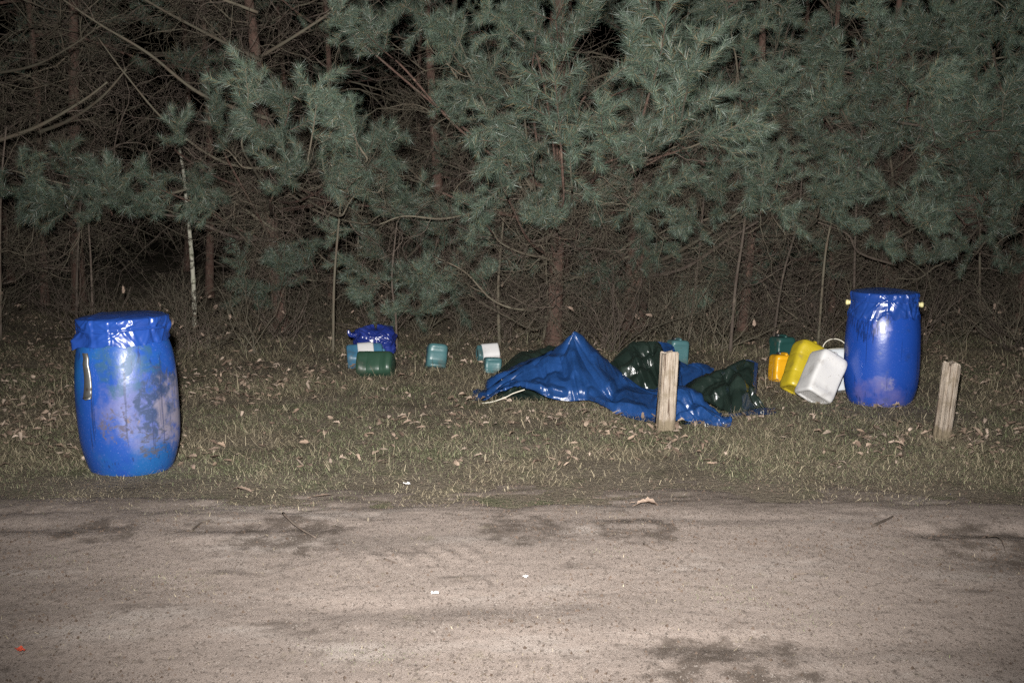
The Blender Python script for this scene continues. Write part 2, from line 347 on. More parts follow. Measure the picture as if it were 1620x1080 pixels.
# ------------------------------------------------------------------ leaf litter, crumbs
def leaf_shape(r, size, flat=.35):
    """lobed oak leaf, curled"""
    n = 11; t = np.linspace(0, 1, n); hw = np.array([.015, .06, .15, .13, .19, .15, .23, .18, .20, .12, .02]) * (.85 + .3 * r.random(n))
    cu = r.normal(0, flat); cv = abs(r.normal(.5, .35)) * flat * 4
    mid = np.stack([t - .5, 0 * t, cu * (t - .5) ** 2 * 1.6], -1)
    l = mid + np.stack([0 * t + r.normal(0, .03, n), hw, hw * hw * cv * 6], -1); q = mid + np.stack([0 * t + r.normal(0, .03, n), -hw, hw * hw * cv * 6 * r.random()], -1)
    V = np.concatenate([mid, l, q]) * size
    F = [[i, i + 1, n + i + 1, n + i] for i in range(n - 1)] + [[i, 2 * n + i, 2 * n + i + 1, i + 1] for i in range(n - 1)]
    return V, np.array(F)
def rotm(a, b, c): return np.array(Euler((a, b, c)).to_matrix())
mb = MB(); r = np.random.default_rng(15); cnt = 0
while cnt < 4600:
    y = 5.5 + 7 * r.random() ** 1.2; x = (r.random() * 2 - 1) * (y * .5 + .4)
    if r.random() > .12 + sstep(.45, .62, fbm(x * 1.4, y * 1.5, 101)) * sstep(5.3, 6.6, y): continue
    V, F = leaf_shape(r, .028 + .032 * r.random(), .28); V = V @ rotm(r.normal(0, .28), r.normal(0, .28), r.random() * 6.28).T
    V = V - [0, 0, V[:, 2].min()] + [x, y, float(gz(x, y)) + .004 + .02 * r.random()]
    base = np.array([(.20, .148, .110), (.26, .198, .152), (.14, .10, .076), (.32, .255, .205)][r.integers(4)]); mb.add(V, F, base * (.7 + .6 * r.random())); cnt += 1
o = mb.build('leaf_litter', LITTER); o['kind'] = 'stuff'; tag(o, 'brown crumpled leaf litter scattered through the grass', 'leaf litter')
mb = MB(); r = np.random.default_rng(16); n = 26000
y = 3.0 + 2.3 * r.random(n); x = (r.random(n) * 2 - 1) * (y * .5 + .3); k = r.random(n) < .15 + .85 * sstep(.45, .62, fbm(x * 2, y * 4, 111)); x, y = x[k], y[k]; n = len(x)
s = (.0015 + .0065 * r.random(n) ** 6); az = r.random((n, 4)) * 6.28
z = ground_z(x, y); b = np.stack([x, y, z + s * .3], -1)
V = np.stack([b + s[:, None] * np.stack([np.cos(az[:, 0]) * 1.6, np.sin(az[:, 0]) * 1.2, -.6 + 0 * x], -1), b + s[:, None] * np.stack([np.cos(az[:, 0] + 2) * 1.2, np.sin(az[:, 0] + 2), -.6 + 0 * x], -1),
              b + s[:, None] * np.stack([np.cos(az[:, 0] + 4), np.sin(az[:, 0] + 4), -.6 + 0 * x], -1), b + s[:, None] * np.stack([.3 * np.cos(az[:, 1]), .3 * np.sin(az[:, 1]), .9 + 0 * x], -1)], 1).reshape(-1, 3)
i = np.arange(n) * 4
mb.add(V, np.concatenate([np.stack([i, i + 1, i + 3], -1), np.stack([i + 1, i + 2, i + 3], -1), np.stack([i + 2, i, i + 3], -1)]))
o = mb.build('soil_crumbs', CRUMB, smooth=False); o['kind'] = 'stuff'; tag(o, 'small dark soil crumbs strewn over the sandy track', 'soil')

# single oak leaves one can pick out
r = np.random.default_rng(17); LEAVES = []
for q in range(8):
    m_ = MB(); V, F = leaf_shape(r, 1, .17); m_.add(V, F)
    mid = np.stack([np.linspace(-.62, -.45, 3), np.zeros(3), np.zeros(3)], -1); tube(m_, mid, .012, 3)
    LEAVES.append(make_mesh('oak_leaf', m_, DEADLEAF))
def leaf(px, py, size, label, group, rz=None, k=None):
    p = G(px, py); o = link('oak_leaf', LEAVES[r.integers(8) if k is None else k]); a, b_, c_ = r.normal(0, .10), r.normal(0, .10), r.random() * 6.28 if rz is None else rz
    o.rotation_euler = (a, b_, c_); o.scale = (size,) * 3
    o.location = (p[0], p[1], float(ground_z(p[0], p[1])) + .012 + size * .05); tag(o, label, 'leaf', group)
leaf(1022, 804, .115, 'pale dry oak leaf lying alone on the bare sand of the track', None, .2)
leaf(383, 777, .10, 'reddish dry oak leaf on the dark soil at the grass edge', None, 2.8)
leaf(508, 791, .10, 'curled dry oak leaf on bare soil near the thin stick', None, .4)
spots = [(150, 0)]
for q in range(110):
    for _ in range(30):
        px, py = r.uniform(10, 1610), 575 + 165 * r.random() ** 1.2
        if 110 < px < 295 and py < 760 or 735 < px < 1235 and py < 690 or 1200 < px < 1465 and py < 650: continue
        g = G(px, py)
        if r.random() < .15 + sstep(.42, .58, fbm(g[0] * 1.4, g[1] * 1.5, 101)): break
    leaf(px, py, .045 + .032 * r.random(), 'pale dry oak leaf lying loose on the grass of the verge', 'oak leaves on the verge')

# ------------------------------------------------------------------ sticks and scraps on the track
def stick(pts, rad, label):
    p = smooth_path([[*(g := G(*q))[:2], float(ground_z(g[0], g[1])) + rad * .9 + (q[2] if len(q) > 2 else 0)] if len(q) == 2 else [*(G(q[0], q[1]))[:2], float(ground_z(*G(q[0], q[1])[:2])) + q[2]] for q in pts], 5)
    base = p[0].copy(); m_ = MB(); rr = np.linspace(rad, rad * .5, len(p)) * (1 + .15 * np.sin(np.arange(len(p)) * 2.1)); tube(m_, p - base, rr, 6)
    tag(m_.build('stick', BARK_GREY, loc=base), label, 'stick')
stick([(448, 826, .03), (470, 842, .02), (500, 858, .008)], .0055, 'thin bare stick lying over a dark rut in the sand')
stick([(608, 889), (628, 896)], .004, 'short dark straight stick lying on open bare sand')
stick([(1018, 866), (1040, 876), (1058, 872)], .003, 'fine bent twig on the sand in front of the split post')
stick([(302, 845), (318, 830), (335, 826)], .004, 'bent little twig on the sand in front of the dirty drum')
stick([(1560, 858, .01), (1580, 868, .03), (1592, 882, .005)], .003, 'arched pale twig beside the dark rut at the track edge')
stick([(150, 932), (162, 922)], .004, 'tiny twig stub on sand near the small grass tufts')
stick([(1255, 914), (1278, 913)], .004, 'flat brown twig on the sand in front of the tarpaulin')
stick([(1380, 838), (1405, 826), (1412, 822)], .006, 'dark thick twig on churned sand in front of the upright drum')
def scrap(px, py, w_, d_, mat, name, label, cat, rz=0.):
    g = G(px, py); r_ = np.random.default_rng(int(px)); n = 6
    X, Y = np.meshgrid(np.linspace(-w_ / 2, w_ / 2, n), np.linspace(-d_ / 2, d_ / 2, n)); Z = .004 + .006 * r_.random((n, n)) + .25 * abs(X) * r_.random()
    m_ = MB(); m_.add(np.stack([X + .1 * w_ * r_.normal(0, .4, (n, n)), Y + .1 * d_ * r_.normal(0, .4, (n, n)), Z], -1).reshape(-1, 3), grid_faces(n, n))
    tag(m_.build(name, mat, loc=(g[0], g[1], float(ground_z(g[0], g[1])) + .004), rot=(0, 0, rz), smooth=False), label, cat)
scrap(688, 945, .024, .018, PAPER, 'paper_scrap', 'bright white paper scrap on the middle of the sandy track', 'litter', .1)
scrap(831, 921, .015, .014, PAPER, 'paper_scrap', 'tiny white paper speck on sand beyond the larger scrap', 'litter', .7)
scrap(644, 768, .026, .03, PAPER, 'paper_scrap', 'white scrap lying in the short grass at the verge edge', 'litter', .4)
scrap(33, 1038, .022, .035, REDM, 'plastic_scrap', 'small red crumpled scrap lying on the sand', 'litter', .9)

# ------------------------------------------------------------------ drums
def lathe(prof, seg=96, disp=None, arc=None):
    prof = np.asarray(prof, float); a = np.arange(seg) * 2 * math.pi / seg
    R = np.repeat(prof[:, :1], seg, 1); Z = np.repeat(prof[:, 1:], seg, 1); A = np.repeat(a[None], len(prof), 0)
    if disp: R, Z = disp(R, Z, A)
    V = np.stack([R * np.cos(A), R * np.sin(A), Z], -1).reshape(-1, 3); return V, grid_faces(len(prof), seg, True)
def resample(prof, n=70):
    p = smooth_path([(*q, 0) for q in prof], 14)[:, :2]; s = np.concatenate(([0], np.cumsum(np.linalg.norm(np.diff(p, axis=0), axis=1)))); t = np.linspace(0, s[-1], n)
    return np.stack([np.interp(t, s, p[:, 0]), np.interp(t, s, p[:, 1])], -1)
def rnoise(A, Z, fa, fz, s): return fbm(np.cos(A) * fa + 7, np.sin(A) * fa + Z * fz + 3, s, 4) - .47
def crumple(x, y, seed, n=7, f=3.):
    r_ = np.random.default_rng(seed); h = 0
    wx = x + .25 / f * (fbm(x * f * .7, y * f * .7, seed) - .47) * 2; wy = y + .25 / f * (fbm(x * f * .7 + 9, y * f * .7, seed + 5) - .47) * 2
    for k in range(n):
        a = r_.random() * math.pi; fr = f * (.6 + 1.6 * r_.random()); ph = r_.random()
        h = h + np.abs(((wx * math.cos(a) + wy * math.sin(a)) * fr + ph) % 1 - .5) / fr * f * (.3 + .7 * vnoise(x * f * .5 + k * 3, y * f * .5, seed + k))
    return h / n - .18
def folds(u, v, seed, n, ang, hmin, hmax, wmin, wmax):
    r_ = np.random.default_rng(seed); h = 0; U, Vv = float(u.max()), float(v.max())
    wu = u + .03 * (fbm(u * 5, v * 5, seed) - .47); wv = v + .06 * (fbm(u * 4 + 3, v * 4, seed + 1) - .47)
    for k in range(n):
        a = math.radians(r_.normal(90, ang)); ca, sa = math.cos(a), math.sin(a); u0, v0 = r_.random() * U, r_.random() * Vv
        d = (wv - v0) * sa - (wu - u0) * ca; l = (wv - v0) * ca + (wu - u0) * sa; wd = r_.uniform(wmin, wmax) * (1 + .8 * l / (U + .1)); wd = np.maximum(wd, .012); Ln = r_.uniform(.2, .8)
        h = h + r_.choice((-1, 1), p=(.4, .6)) * r_.uniform(hmin, hmax) * np.clip(1 - np.abs(d) / wd, 0, 1) * np.clip(1.4 - np.abs(l) / Ln, 0, 1)
    return h
def drum(name, label, base, tilt, H, R, mat, seed, dents):
    t = thing(name, label, 'drum', base, tilt, None)
    k = H
    prof = resample([(.0, .012 * k), (.55 * R, .010 * k), (.72 * R, 0), (.80 * R, .012 * k), (.90 * R, .09 * k), (.975 * R, .20 * k), (1.0 * R, .34 * k), (1.0 * R, .50 * k), (.985 * R, .64 * k), (.95 * R, .75 * k), (.90 * R, .82 * k), (.855 * R, .86 * k), (.845 * R, .90 * k)], 90)
    def dp(R_, Z_, A_):
        d = .012 * rnoise(A_, Z_, .9, 2.5, seed)
        for (a, z, ra, rz, dep) in dents: d = d - dep * np.exp(-(((A_ - a + math.pi) % (2 * math.pi) - math.pi) / ra) ** 2 - ((Z_ - z) / rz) ** 2)
        return R_ + d * sstep(0, .1, Z_), Z_
    m_ = MB(); m_.add(*lathe(prof, 128, dp)); m_.build('body', mat, t)
    # clamped lid
    lp = [(.82 * R, .885 * k), (.855 * R, .89 * k), (.86 * R, .905 * k), (.84 * R, .915 * k), (.84 * R, .955 * k), (.86 * R, .965 * k), (.86 * R, .982 * k), (.84 * R, .986 * k), (.78 * R, .985 * k), (.76 * R, .955 * k), (0, .955 * k)]
    m_ = MB(); m_.add(*lathe(lp, 64)); m_.build('lid', DRUM_RIGHT, t)
    return t
def film(t, H, R, seed, hem, lumps=(), zt=1.0):
    """plastic film stretched over the lid and gathered below it"""
    k = H
    prof = resample([(.0, 1.022 * k * zt), (.4 * R, 1.019 * k * zt), (.72 * R, 1.006 * k * zt), (.84 * R, .998 * k * zt), (.885 * R, .990 * k * zt), (.892 * R, .965 * k), (.875 * R, .94 * k), (.872 * R, .92 * k), (.882 * R, .90 * k), (.885 * R, .875 * k), (.894 * R, .85 * k), ((.905 if hem > .82 else .938) * R, hem * k)], 130)
    def dp(R_, Z_, A_):
        low = 1 - sstep(.86 * k, .92 * k, Z_); topm = sstep(.2 * R, .5 * R, R_); side = sstep(.80 * R, .87 * R, R_)
        fo = folds(1.02 * k - Z_ + .0 * A_, A_ * R, seed, 34, 40, .002, .006, .010, .024) + folds(1.02 * k - Z_, A_ * R, seed + 9, 26, 80, .0015, .004, .006, .014)
        lump = 0
        for (la, lz, lh) in lumps: lump = lump + lh * np.exp(-(((A_ - la + math.pi) % (2 * math.pi) - math.pi) / .16) ** 2 - ((Z_ - lz * k) / .03) ** 2)
        R2 = R_ + fo * side + lump * side
        Z2 = Z_ + low * .13 * (fbm(np.cos(A_) * 3.2 + 5, np.sin(A_) * 3.2, seed + 7) - .47) * sstep(.86 * k, .80 * k, Z_) + (1 - side) * .5 * folds(R_ * np.cos(A_) + 1, R_ * np.sin(A_) + 1, seed + 4, 40, 80, .002, .008, .01, .04)
        return R2, Z2
    m_ = MB(); m_.add(*lathe(prof, 420, dp)); m_.build('plastic_wrap', FILM, t)
    a = np.linspace(0, 2 * math.pi, 100); m_ = MB(); rr = .880 * R + .003 * np.sin(a * 7)
    tube(m_, np.stack([rr * np.cos(a), rr * np.sin(a), .926 * k + .004 * np.sin(a * 3 + seed)], -1), .006, 6); m_.build('clamp_ring', FILM, t)
g = G(189, 752); bz = float(gz(g[0], g[1] + .2))
dl = drum('plastic_drum', 'dirty dented blue plastic drum with grey mud smears and a metal bracket', (g[0], g[1] + .19, bz - .012), (math.radians(-1.5), math.radians(-1.2), math.radians(20)), .775, .243, DRUM_LEFT, 3,
          [(-1.35, .30, .35, .12, .010), (-.7, .36, .3, .2, .012), (-2.1, .5, .25, .2, .008)])
film(dl, .775, .243, 5, .835, [(-2.9, .86, .030), (-2.75, .80, .022), (-.15, .93, .022)])
m_ = MB()                                                   # bracket of the lever clamp hanging at the left
br = np.array([[(-.5, -.5), (.5, -.5), (.42, .5), (-.42, .5)]])
aa = math.radians(-137); c0 = np.array((math.cos(aa), math.sin(aa), 0)); s0 = np.array((-math.sin(aa), math.cos(aa), 0))
rows = []
for q, z in enumerate(np.linspace(0, 1, 9)):
    wv = .058 - .026 * z; off = .250 - .006 * math.sin(z * 3.1) - .010 * (z > .85)
    for u, o_ in ((-1, 0), (-.8, .007), (.8, .007), (1, 0)): rows.append(c0 * (off + o_) + s0 * (u * wv / 2 + .006 * math.sin(z * 4)) + np.array((0, 0, .405 + .215 * z)))
m_.add(np.array(rows), grid_faces(9, 4)); hb = m_.build('lever_bracket', METAL, dl); sm = hb.modifiers.new('thickness', 'SOLIDIFY'); sm.thickness = .003
m_ = MB(); tube(m_, [c0 * .255 + s0 * -.024 + np.array((0, 0, .404)), c0 * .262 + np.array((0, 0, .400)), c0 * .255 + s0 * .026 + np.array((0, 0, .406))], .004, 6); m_.build('bracket_lip', METAL, hb)

g = G(1405, 642)
dr = drum('plastic_drum', 'upright bright blue drum with film over its lid and two cream pegs', (g[0], g[1] + .17, float(gz(g[0], g[1])) - .015), (0, math.radians(.2), math.radians(-18.6)), .735, .237, DRUM_RIGHT, 9,
          [(-1.5, .2, .4, .15, .005), (-2.4, .45, .3, .2, .006)])
film(dr, .735, .237, 12, .785)
for sgn in (-1, 1):
    a = math.radians(0) + (0 if sgn > 0 else math.pi); d = np.array((math.cos(a), math.sin(a), 0)); m_ = MB()
    V, F = lathe(resample([(.0, -.004), (.013, 0), (.013, .018), (.017, .024), (.018, .034), (.012, .040), (0, .041)], 16), 16); Rm = np.array(Vector(d).to_track_quat('Z', 'Y').to_matrix())
    m_.add(V @ Rm.T + d * .198 + np.array((0, 0, .655)), F); m_.build('peg', C_PEG, dr)

# ------------------------------------------------------------------ canisters
def superell(a, n): c, s_ = np.cos(a), np.sin(a); return np.sign(c) * np.abs(c) ** (2 / n), np.sign(s_) * np.abs(s_) ** (2 / n)
def canister(label, px, Y, up, front, w_, d_, h, mat, seed, n=5.5, capm=None, handle=True, label_band=None, rib=.991, sink=.022, name='canister', py=None):
    up = Vector(up).normalized(); fr = Vector(front); fr = (fr - up * fr.dot(up)).normalized(); side = (-fr).cross(up).normalized() * 1.0
    M3 = Matrix((side, -fr, up)).transposed()
    if M3.determinant() < 0: side = -side; M3 = Matrix((side, -fr, up)).transposed()
    seg = 72; a = np.arange(seg) * 2 * math.pi / seg; cx, cy = superell(a, n)
    prof = [(.0, .03), (.55, .03), (.66, .028), (.74, .006), (.82, 0), (.93, .012), (.985, .05), (1, .10), (1, .27), (rib, .285), (rib, .305), (1, .32), (1, .62), (rib, .635), (rib, .655), (1, .67), (1, .80), (.985, .87), (.92, .93), (.78, .965), (.5, .975), (0, .98)]
    pr = []
    for (q0, q1) in zip(prof[:-1], prof[1:]):
        for t in (0, .34, .67): pr.append((q0[0] + (q1[0] - q0[0]) * t, q0[1] + (q1[1] - q0[1]) * t))
    pr = np.array(pr + [prof[-1]]); r_ = np.random.default_rng(seed)
    X = pr[:, :1] * cx[None] * w_ / 2; Yv = pr[:, :1] * cy[None] * d_ / 2; Z = np.repeat(pr[:, 1:] * h, seg, 1)
    dn = .016 * (fbm(X * 7 + seed, Z * 7 + Yv * 5, seed, 3) - .44) * sstep(.02, .1, Z / h)
    # flat panels sink a little between the corners
    pan = -.012 * np.clip(1 - np.abs(X / (w_ / 2)) ** 3, 0, 1) * sstep(.1, .2, Z / h) * (1 - sstep(.7, .85, Z / h))
    Yv = Yv * (1 + dn / d_ * 2) + np.sign(Yv) * pan * (np.abs(Yv) > d_ * .3); X = X * (1 + dn / w_ * 2)
    V = np.stack([X, Yv, Z], -1).reshape(-1, 3); R3 = np.array(M3)
    W = V @ R3.T
    c = P(px, 540, Y); cen = W[:, :2].mean(0); loc = [c[0] - cen[0] * 0 - W[:, 0].min() / 2 - W[:, 0].max() / 2, Y - W[:, 1].min() / 2 - W[:, 1].max() / 2, 0]
    loc[2] = float(gz(loc[0], loc[1])) - W[:, 2].min() - sink
    t = thing(name, label, 'canister', loc); t.rotation_euler = M3.to_euler()
    m_ = MB(); m_.add(V, grid_faces(len(pr), seg, True)); m_.build('body', mat, t)
    if handle:
        hp = smooth_path([(0, -d_ * .30, h * .95), (0, -d_ * .28, h * .985), (0, -d_ * .1, h * 1.0), (0, d_ * .12, h * .995), (0, d_ * .2, h * .95)], 6); m_ = MB(); tube(m_, hp, .013, 10); m_.build('handle', mat, t)
        V, F = lathe(resample([(0.024, 0), (.026, .004), (.026, .016), (.021, .02), (0, .02)], 14), 24); m_ = MB(); m_.add(V + [0, d_ * .36, h * .955], F); m_.build('cap', capm or C_BLACK, t)
    if label_band:
        z0, z1, a0, a1 = label_band; aa_ = np.linspace(a0, a1, 40); lx, ly = superell(aa_, n); zz = np.linspace(z0, z1, 14) * h
        Vx = np.stack([np.repeat((lx * (w_ / 2 + .006))[None], 14, 0), np.repeat((ly * (d_ / 2 + .006))[None], 14, 0), np.repeat(zz[:, None], 40, 1)], -1).reshape(-1, 3)
        m_ = MB(); m_.add(Vx, grid_faces(14, 40)); lo = m_.build('paper_label', C_LABEL, t); q = lo.modifiers.new('thickness', 'SOLIDIFY'); q.thickness = .002
    return t
canister('white canister tilted against the others, its base turned out', 1301, 7.22, (.44, .40, .80), (.34, -.90, .3), .205, .20, .325, C_WHITE, 1, 6, C_BLACK, rib=1.)
canister('yellow canister tilted on its corner between the white and orange ones', 1272, 7.55, (.36, .42, .85), (.30, -.9, .3), .215, .18, .36, C_YELLOW, 2, 4)
canister('small orange canister standing by the taller dark green one', 1240, 8.05, (.05, .12, 1), (.2, -1, 0), .17, .16, .20, C_ORANGE, 3, 6)
canister('dark green canister standing behind the orange one', 1238, 8.75, (0, 0.05, 1), (.35, -1, 0), .165, .16, .235, C_TEALDARK, 4, 6)
pc = canister('pale plastic container with wire loop handle wedged between white canister and upright drum', 1324, 7.62, (-.10, .35, .9), (.1, -1, .2), .20, .17, .30, C_PALE, 5, 4, handle=False)
m_ = MB(); a = np.linspace(0, math.pi, 24); tube(m_, np.stack([.085 * np.cos(a), 0 * a - .06, .285 + .075 * np.sin(a)], -1), .0035, 6); m_.build('wire_handle', ROPE, pc)
m_ = MB(); tube(m_, np.stack([.085 * np.cos(a), .07 * np.sin(a) - .06, .285 + .02 * np.sin(a)], -1), .0035, 6); m_.build('rim_wire', ROPE, pc)
canister('teal canister peeking from behind the tarpaulin and front post', 1072, 8.75, (.05, .1, 1), (.3, -1, 0), .15, .14, .205, C_TEAL, 6, 5)
canister('blue canister with a wide white label lying near the blue sack', 577, 8.62, (1, .16, .06), (.15, -.6, .8), .17, .17, .285, C_BLUE, 7, 3.5, C_BLUE, True, (.30, .72, -math.pi - .2, .2))
canister('dark green canister lying in front of the labelled blue one', 594, 8.2, (1, -.12, .02), (0, -.8, .5), .185, .185, .27, C_GREEN, 8, 3.2, C_GREEN, False)
canister('single teal canister standing alone in the grass below the pines', 690, 8.55, (.06, .35, 1), (.25, -1, .2), .155, .15, .19, C_TEAL, 9, 3.5, C_TEAL, False)
canister('teal canister with white label behind the tarpaulin tip', 771, 9.0, (1, .2, .05), (.1, -.7, .7), .125, .125, .175, C_TEAL, 10, 4, C_TEAL, False, (.22, .98, -math.pi, math.pi))
canister('small pale teal canister standing against the tarpaulin tip', 779, 8.45, (.03, .1, 1), (.2, -1, 0), .125, .12, .125, C_TEAL, 11, 5, C_TEAL, False)
# crumpled dark blue sack
g = G(590, 572); nu, nv = 60, 90
th = np.linspace(.02, math.pi * .97, nu)[:, None]; ph = np.linspace(0, 2 * math.pi, nv, endpoint=False)[None]
sx = np.sign(np.cos(ph)) * abs(np.cos(ph)) ** .7; sy = np.sign(np.sin(ph)) * abs(np.sin(ph)) ** .7
X = .185 * np.sin(th) ** .6 * sx; Yv = .13 * np.sin(th) ** .6 * sy; Z = .13 * np.sign(np.cos(th)) * abs(np.cos(th)) ** .6 + 0 * ph
cc = crumple(X + Yv * .7 + 3, Z * 1.1 + Yv * .5, 22, 9, 8.); X = X * (1 + cc * 1.6) + .03 * Z; Yv = Yv * (1 + cc * 1.6); Z = Z * (1 + cc * .8) + .13 + .02 * np.sin(ph * 2 + 1) * np.cos(th)
m_ = MB(); m_.add(np.stack([X, Yv, Z], -1).reshape(-1, 3), grid_faces(nu, nv, True))
sk = thing('plastic_sack', 'crumpled shiny dark blue plastic sack behind the labelled canister', 'sack', (g[0] - .02, g[1] + .35, float(gz(g[0], g[1] + .35)) - .02))
m_.build('bag', SACKM, sk, smooth=False)
m_ = MB(); tube(m_, smooth_path([(-.16, -.02, .19), (-.20, -.05, .2), (-.215, -.05, .235)], 5), np.linspace(.028, .010, 11), 9); m_.build('tied_corner', SACKM, sk)

# ------------------------------------------------------------------ wooden posts
def post(label, px, py, h, w_, d_, lean, rz, seed):
    g = G(px, py); t = thing('wooden_post', label, 'post', (g[0], g[1] + d_ / 2, float(gz(g[0], g[1])) - .05)); t.rotation_euler = (math.radians(lean[0]), math.radians(lean[1]), rz)
    nz, seg = 60, 48; z = np.linspace(0, h + .05, nz); a = np.arange(seg) * 2 * math.pi / seg; cx, cy = superell(a + .02, 7)
    A = np.repeat(a[None], nz, 0); Z = np.repeat(z[:, None], seg, 1)
    gr = .016 * (vnoise(A * 9, Z * 1.3 + 40, seed) - .5) + .006 * (vnoise(A * 22, Z * 2.2, seed + 1) - .5)
    crack = -.014 * np.exp(-((A - 4.72 + .12 * (fbm(Z * 3, 0 * Z, seed + 4) - .5) * 2) / .05) ** 2) * sstep(.05, .3, vnoise(Z * 4, Z * 0, seed + 6))
    sc_ = 1 - .06 * Z / h
    X = cx[None] * w_ / 2 * sc_ * (1 + (gr + crack) / (w_ / 2)); Y = cy[None] * d_ / 2 * sc_ * (1 + (gr + crack) / (d_ / 2))
    Z2 = Z + (Z > h * .97) * (.030 * (vnoise(A * 3, Z * 0, seed + 8) - .5) + .10 * X)
    m_ = MB(); V = np.stack([X, Y, Z2], -1).reshape(-1, 3); m_.add(V, grid_faces(nz, seg, True))
    m_.build('shaft', WOOD, t, smooth=True).data
    rings = []
    for q, s_ in enumerate(np.linspace(1, 0, 7)):
        Xr, Yr = X[-1] * s_, Y[-1] * s_; rings.append(np.stack([Xr, Yr, Z2[-1] * s_ + (h + .05) * (1 - s_) + .10 * Xr * (1 - s_) + .004 * (vnoise(Xr * 200, Yr * 200, seed) - .5)], -1))
    m_ = MB(); m_.add(np.concatenate(rings), grid_faces(7, seg, True)); m_.build('cut_top', WOOD, t, smooth=False)
post('weathered split wooden post standing in front of the blue tarpaulin', 1053, 681, .445, .090, .08, (1, 1.8), .15, 3)
post('leaning weathered wooden post standing past the bright blue drum', 1492, 697, .425, .080, .07, (2, 4.0), .25, 8)

# ------------------------------------------------------------------ tarpaulin
def upsample(net, m=14):
    net = np.asarray(net, float); a = np.stack([smooth_path(r_, m) for r_ in net]); return np.stack([smooth_path(a[:, j], m) for j in range(a.shape[1])], 1)
tp_c = P(960, 620, 7.3); tp = thing('tarpaulin', 'crumpled blue tarpaulin with dark green underside heaped on the grass', 'tarpaulin', (tp_c[0], tp_c[1], 0.))
def cloth(name, net, mat, seed, amp=.10, f=5., parent=None, back=False, m=24, fine=.03, nf=9, fs=1., wmul=1., steep=1., creases=()):
    net = [[(q[0], q[1], net[-1][j][2] + (q[2] - net[-1][j][2]) * steep) for j, q in enumerate(row)] for row in net]
    net = [[P(*q) for q in row] for row in net]
    if back:
        top = net[0]; bk = []
        for q in top: bk.append(np.array((q[0], q[1] + .28 + .3 * max(q[2], 0), .015 + .18 * max(q[2], 0))))
        bk2 = [(a_ * .5 + b_ * .5) + np.array((0, .03, .06 * b_[2])) for a_, b_ in zip(bk, top)]; net = [bk, bk2] + net
    W = upsample(net, m); du = np.gradient(W, axis=0); dv = np.gradient(W, axis=1); nrm = np.cross(dv, du); nrm /= np.linalg.norm(nrm, axis=2)[..., None] + 1e-9
    u = np.cumsum(np.linalg.norm(du, axis=2), 0); v = np.cumsum(np.linalg.norm(dv, axis=2), 1)
    h = .4 * amp * crumple(v, u, seed, 3, f * .45) + fs * .55 * folds(u, v, seed, nf, 40, .012, .045, .03 * wmul, .10 * wmul)
    h = h + fs * folds(u, v, seed + 90, int(2.2 * nf) + 6, 28, .003, .009, .010, .024)
    # sharp creases: displace a coarse, uneven net and run straight facets between its nodes
    r_ = np.random.default_rng(seed + 70); nr, nc = W.shape[:2]; su, sv = float(u.max()) / nr, float(v.max()) / nc
    ri = np.unique(np.clip(np.round(np.cumsum(r_.uniform(.5, 1.5, 400) * .085 * wmul / su)), 0, nr - 1).astype(int)); ci = np.unique(np.clip(np.round(np.cumsum(r_.uniform(.4, 1.6, 900) * .034 * wmul / sv)), 0, nc - 1).astype(int))
    ri = np.unique(np.concatenate([[0], ri, [nr - 1]])); ci = np.unique(np.concatenate([[0], ci, [nc - 1]]))
    cn = r_.normal(0, 1, len(ci) + 60); H = np.stack([.6 * cn[(np.arange(len(ci)) + int(q * .8))] + .75 * r_.normal(0, 1, len(ci)) for q in range(len(ri))])
    Hc = np.stack([np.interp(np.arange(nc), ci, row) for row in H]); Hf = np.stack([np.interp(np.arange(nr), ri, Hc[:, j]) for j in range(nc)], 1)
    h = h + .0032 * min(fs, 1.3) * Hf
    vy = W[..., 1]; vz = W[..., 2] - CAM_H; dep = vy * cp - vz * sp; PX = 810 + FPX * W[..., 0] / dep; PY = 540 - FPX * (vy * sp + vz * cp) / dep
    for pl, hh, wd in creases:
        best = np.full(PX.shape, 1e9)
        for (x0, y0), (x1, y1) in zip(pl[:-1], pl[1:]):
            tt = np.clip(((PX - x0) * (x1 - x0) + (PY - y0) * (y1 - y0)) / ((x1 - x0) ** 2 + (y1 - y0) ** 2), 0, 1); best = np.minimum(best, np.hypot(PX - x0 - tt * (x1 - x0), PY - y0 - tt * (y1 - y0)))
        h = h + hh * np.clip(1 - best / wd, 0, 1)
    W = W + nrm * h[..., None]; gzz = gz(W[..., 0], W[..., 1]) + .008 + .006 * vnoise(u * 40, v * 40, seed); W[..., 2] = np.maximum(W[..., 2], gzz)
    m_ = MB(); m_.add(W.reshape(-1, 3) - np.array((tp_c[0], tp_c[1], 0)), grid_faces(*W.shape[:2])); return m_.build(name, mat, parent or tp), W
